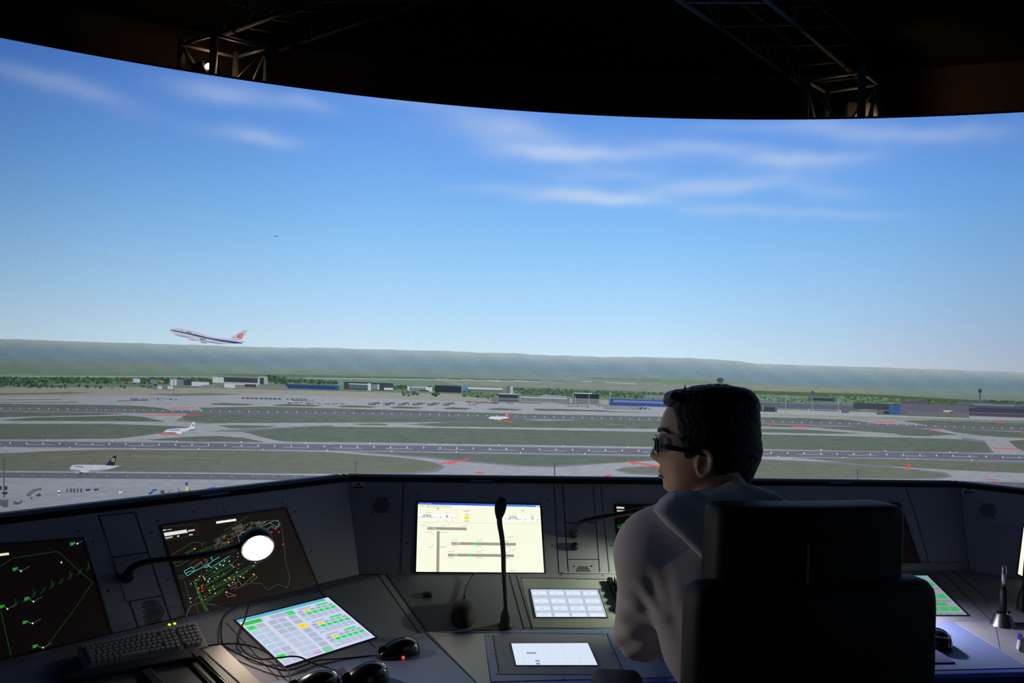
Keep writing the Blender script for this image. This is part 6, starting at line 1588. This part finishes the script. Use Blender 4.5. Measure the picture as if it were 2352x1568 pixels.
# sweatshirt
M_HOOD = mat('grey_sweatshirt', (.66, .56, .57), .95, bump=.45, scale=1400, vary=.08, sheen=.15, spec=.1)
def f_shirt(X, Y, Zg):
    d = ell(X, Y, Zg, (CHE.x, CHE.y, CHE.z + .0), (.185, .115, .15))
    d = smin(d, cap(X, Y, Zg, NB - Z * .055, CHE, .075, .11), .05)
    d = smin(d, cap(X, Y, Zg, NB - Z * .06 - Vector((.03, 0, 0)), SHL, .06, .068), .05); d = smin(d, cap(X, Y, Zg, NB - Z * .06 + Vector((.03, 0, 0)), SHR, .06, .068), .05)
    w2 = ell(X, Y, Zg, (WAI.x, WAI.y, WAI.z), (.172, .115, .19)); d = smin(d, w2, .07)
    d = smin(d, ell(X, Y, Zg, (PEL.x, PEL.y, PEL.z + .02), (.185, .135, .13)), .06)
    for s, e, w in ((SHL, ELL_, WRL), (SHR, ELR, WRR)):
        t = np.clip((s.z - Zg) / max(.01, s.z - e.z), 0, 1)
        a = smin(cap(X, Y, Zg, s, e, .072, .054), cap(X, Y, Zg, e, e.lerp(w, .86), .050, .036), .035)
        # cloth folds wrapping the sleeve
        a = a - .0028 * np.sin(Zg * 75 + X * 40 - Y * 55) * t - .002 * np.sin(Zg * 120 - X * 90 + Y * 30) * t * t
        d = smin(d, a, .022)
    d = d - .0026 * np.sin(Zg * 38 - X * 26) * np.sin(X * 30 + Y * 12)
    # deep diagonal creases where the sleeve meets the body
    for (x0, y0), (x1, y1), dep, wid in (((1478, 1300), (1525, 1408), .009, .014), ((1512, 1285), (1548, 1440), .007, .013), ((1560, 1300), (1552, 1400), .004, .014), ((1455, 1350), (1500, 1420), .006, .012)):
        a, b = ony(x0, y0, 1.66), ony(x1, y1, 1.66); dx, dz_ = b.x - a.x, b.z - a.z; L = dx * dx + dz_ * dz_
        t = np.clip(((X - a.x) * dx + (Zg - a.z) * dz_) / L, 0, 1); q = np.sqrt((X - a.x - t * dx) ** 2 + (Zg - a.z - t * dz_) ** 2)
        d = d + dep * np.exp(-(q / wid) ** 2) * (np.sin(np.pi * np.clip(t, .06, .94)))
    # neck opening
    neck = cap(X, Y, Zg, NT, NB - Z * .01, .060, .066)
    return smax(d, -neck, .01)
shirt = net_obj('sweatshirt', [surface_nets(f_shirt, (.12, 1.46, .46), (1.0, 2.12, 1.25), .0052)], M_HOOD, man, 'grey hooded sweatshirt')
HP = [(1556, 1142), (1530, 1158), (1507, 1180), (1530, 1206), (1575, 1246), (1612, 1282), (1650, 1318), (1700, 1345), (1780, 1310), (1835, 1240), (1850, 1180), (1800, 1140), (1745, 1124), (1706, 1116), (1660, 1134), (1625, 1142), (1585, 1136)]
HPW = [ony(x, y, 1.60) for x, y in HP]
def f_hood(X, Y, Zg):
    # signed distance to the outline in the x-z plane
    px_, pz_ = [p.x for p in HPW], [p.z for p in HPW]; n = len(px_); d2 = np.full(X.shape, 1e9, np.float32); sg = np.ones(X.shape, np.float32)
    x2, z2 = X[:, :1, :], Zg[:, :1, :]; d2 = np.full(x2.shape, 1e9); sg = np.ones(x2.shape)
    for i in range(n):
        j = (i - 1) % n; ex, ez = px_[j] - px_[i], pz_[j] - pz_[i]; wx, wz = x2 - px_[i], z2 - pz_[i]
        t = np.clip((wx * ex + wz * ez) / (ex * ex + ez * ez), 0, 1); d2 = np.minimum(d2, (wx - ex * t) ** 2 + (wz - ez * t) ** 2)
        c1, c2, c3 = z2 >= pz_[i], z2 < pz_[j], ex * wz > ez * wx
        sg = np.where((c1 & c2 & c3) | (~c1 & ~c2 & ~c3), -sg, sg)
    s = sg * np.sqrt(d2)
    xc = X - CHE.x; base = 1.584 + .9 * xc ** 2 + .20 * (Zg - 1.10) + .07 * np.clip(Zg - 1.12, 0, 1) * 4
    ins = np.clip(-s, 0, .05); th = .016 + .018 * np.sqrt(ins / .05)
    th = th + .003 * np.sin(X * 60 + Zg * 45)
    top = np.clip((Zg - (HPW[0].z - .045)) / .05, 0, 1)
    th = th + .018 * top
    base = base + .024 * top
    q = s + .012
    d = np.where(q > 0, np.sqrt(np.maximum(q, 0) ** 2 + np.maximum(np.abs(Y - base) - th + .012, 0) ** 2) - .012, np.abs(Y - base) - th)
    neck = cap(X, Y, Zg, NT, NB - Z * .01, .061, .066)
    return smax(d, -neck, .012)
hood = net_obj('hood', [surface_nets(f_hood, (.24, 1.46, .98), (.76, 1.80, 1.24), .004)], M_HOOD, shirt)
def f_collar(X, Y, Zg):
    """thick rolled hood opening round the neck"""
    c = NB + Z * -.016; x, y, z = X - c.x, Y - c.y, Zg - c.z
    z = z - .05 * x + .16 * (y) ; r = np.sqrt((x / 1.12) ** 2 + (y / 1.05) ** 2)
    return np.sqrt((r - .076) ** 2 + (z * .8) ** 2) - .019 - .004 * np.sin(np.arctan2(y, x) * 5)
lo = (NB.x - .15, NB.y - .15, NB.z - .06); hi = (NB.x + .15, NB.y + .15, NB.z + .07)
net_obj('hood_collar', [surface_nets(f_collar, lo, hi, .0036)], M_HOOD, shirt)
# trousers and shoes
KNL, KNR = Vector((.40, 2.06, .575)), Vector((.68, 2.08, .575)); ANL, ANR = Vector((.40, 2.03, .11)), Vector((.70, 2.05, .11))
def f_leg(X, Y, Zg):
    d = ell(X, Y, Zg, (PEL.x, PEL.y, PEL.z - .02), (.17, .13, .095))
    for k, a, s in ((KNL, ANL, -1), (KNR, ANR, 1)):
        h = PEL + Vector((s * .09, .02, -.01)); d = smin(d, smin(cap(X, Y, Zg, h, k, .082, .062), cap(X, Y, Zg, k, a, .060, .045), .02), .03)
    return d
net_obj('trousers', [surface_nets(f_leg, (.2, 1.5, .05), (.9, 2.2, .75), .010)], mat('dark_trousers', (.02, .022, .03), .9, bump=.3, scale=300), man)
for a in (ANL, ANR):
    def f_shoe(X, Y, Zg, a=a):
        d = cap(X, Y, Zg, a - Z * .055 + Vector((0, -.03, 0)), a - Z * .065 + Vector((0, .13, 0)), .045, .038); d = smin(d, cap(X, Y, Zg, a, a - Z * .05, .05, .045), .02); return smax(d, .004 - Zg, .004)
    net_obj('shoe', [surface_nets(f_shoe, (a.x - .08, a.y - .12, -.02), (a.x + .08, a.y + .2, .2), .006)], M_RUB, man)
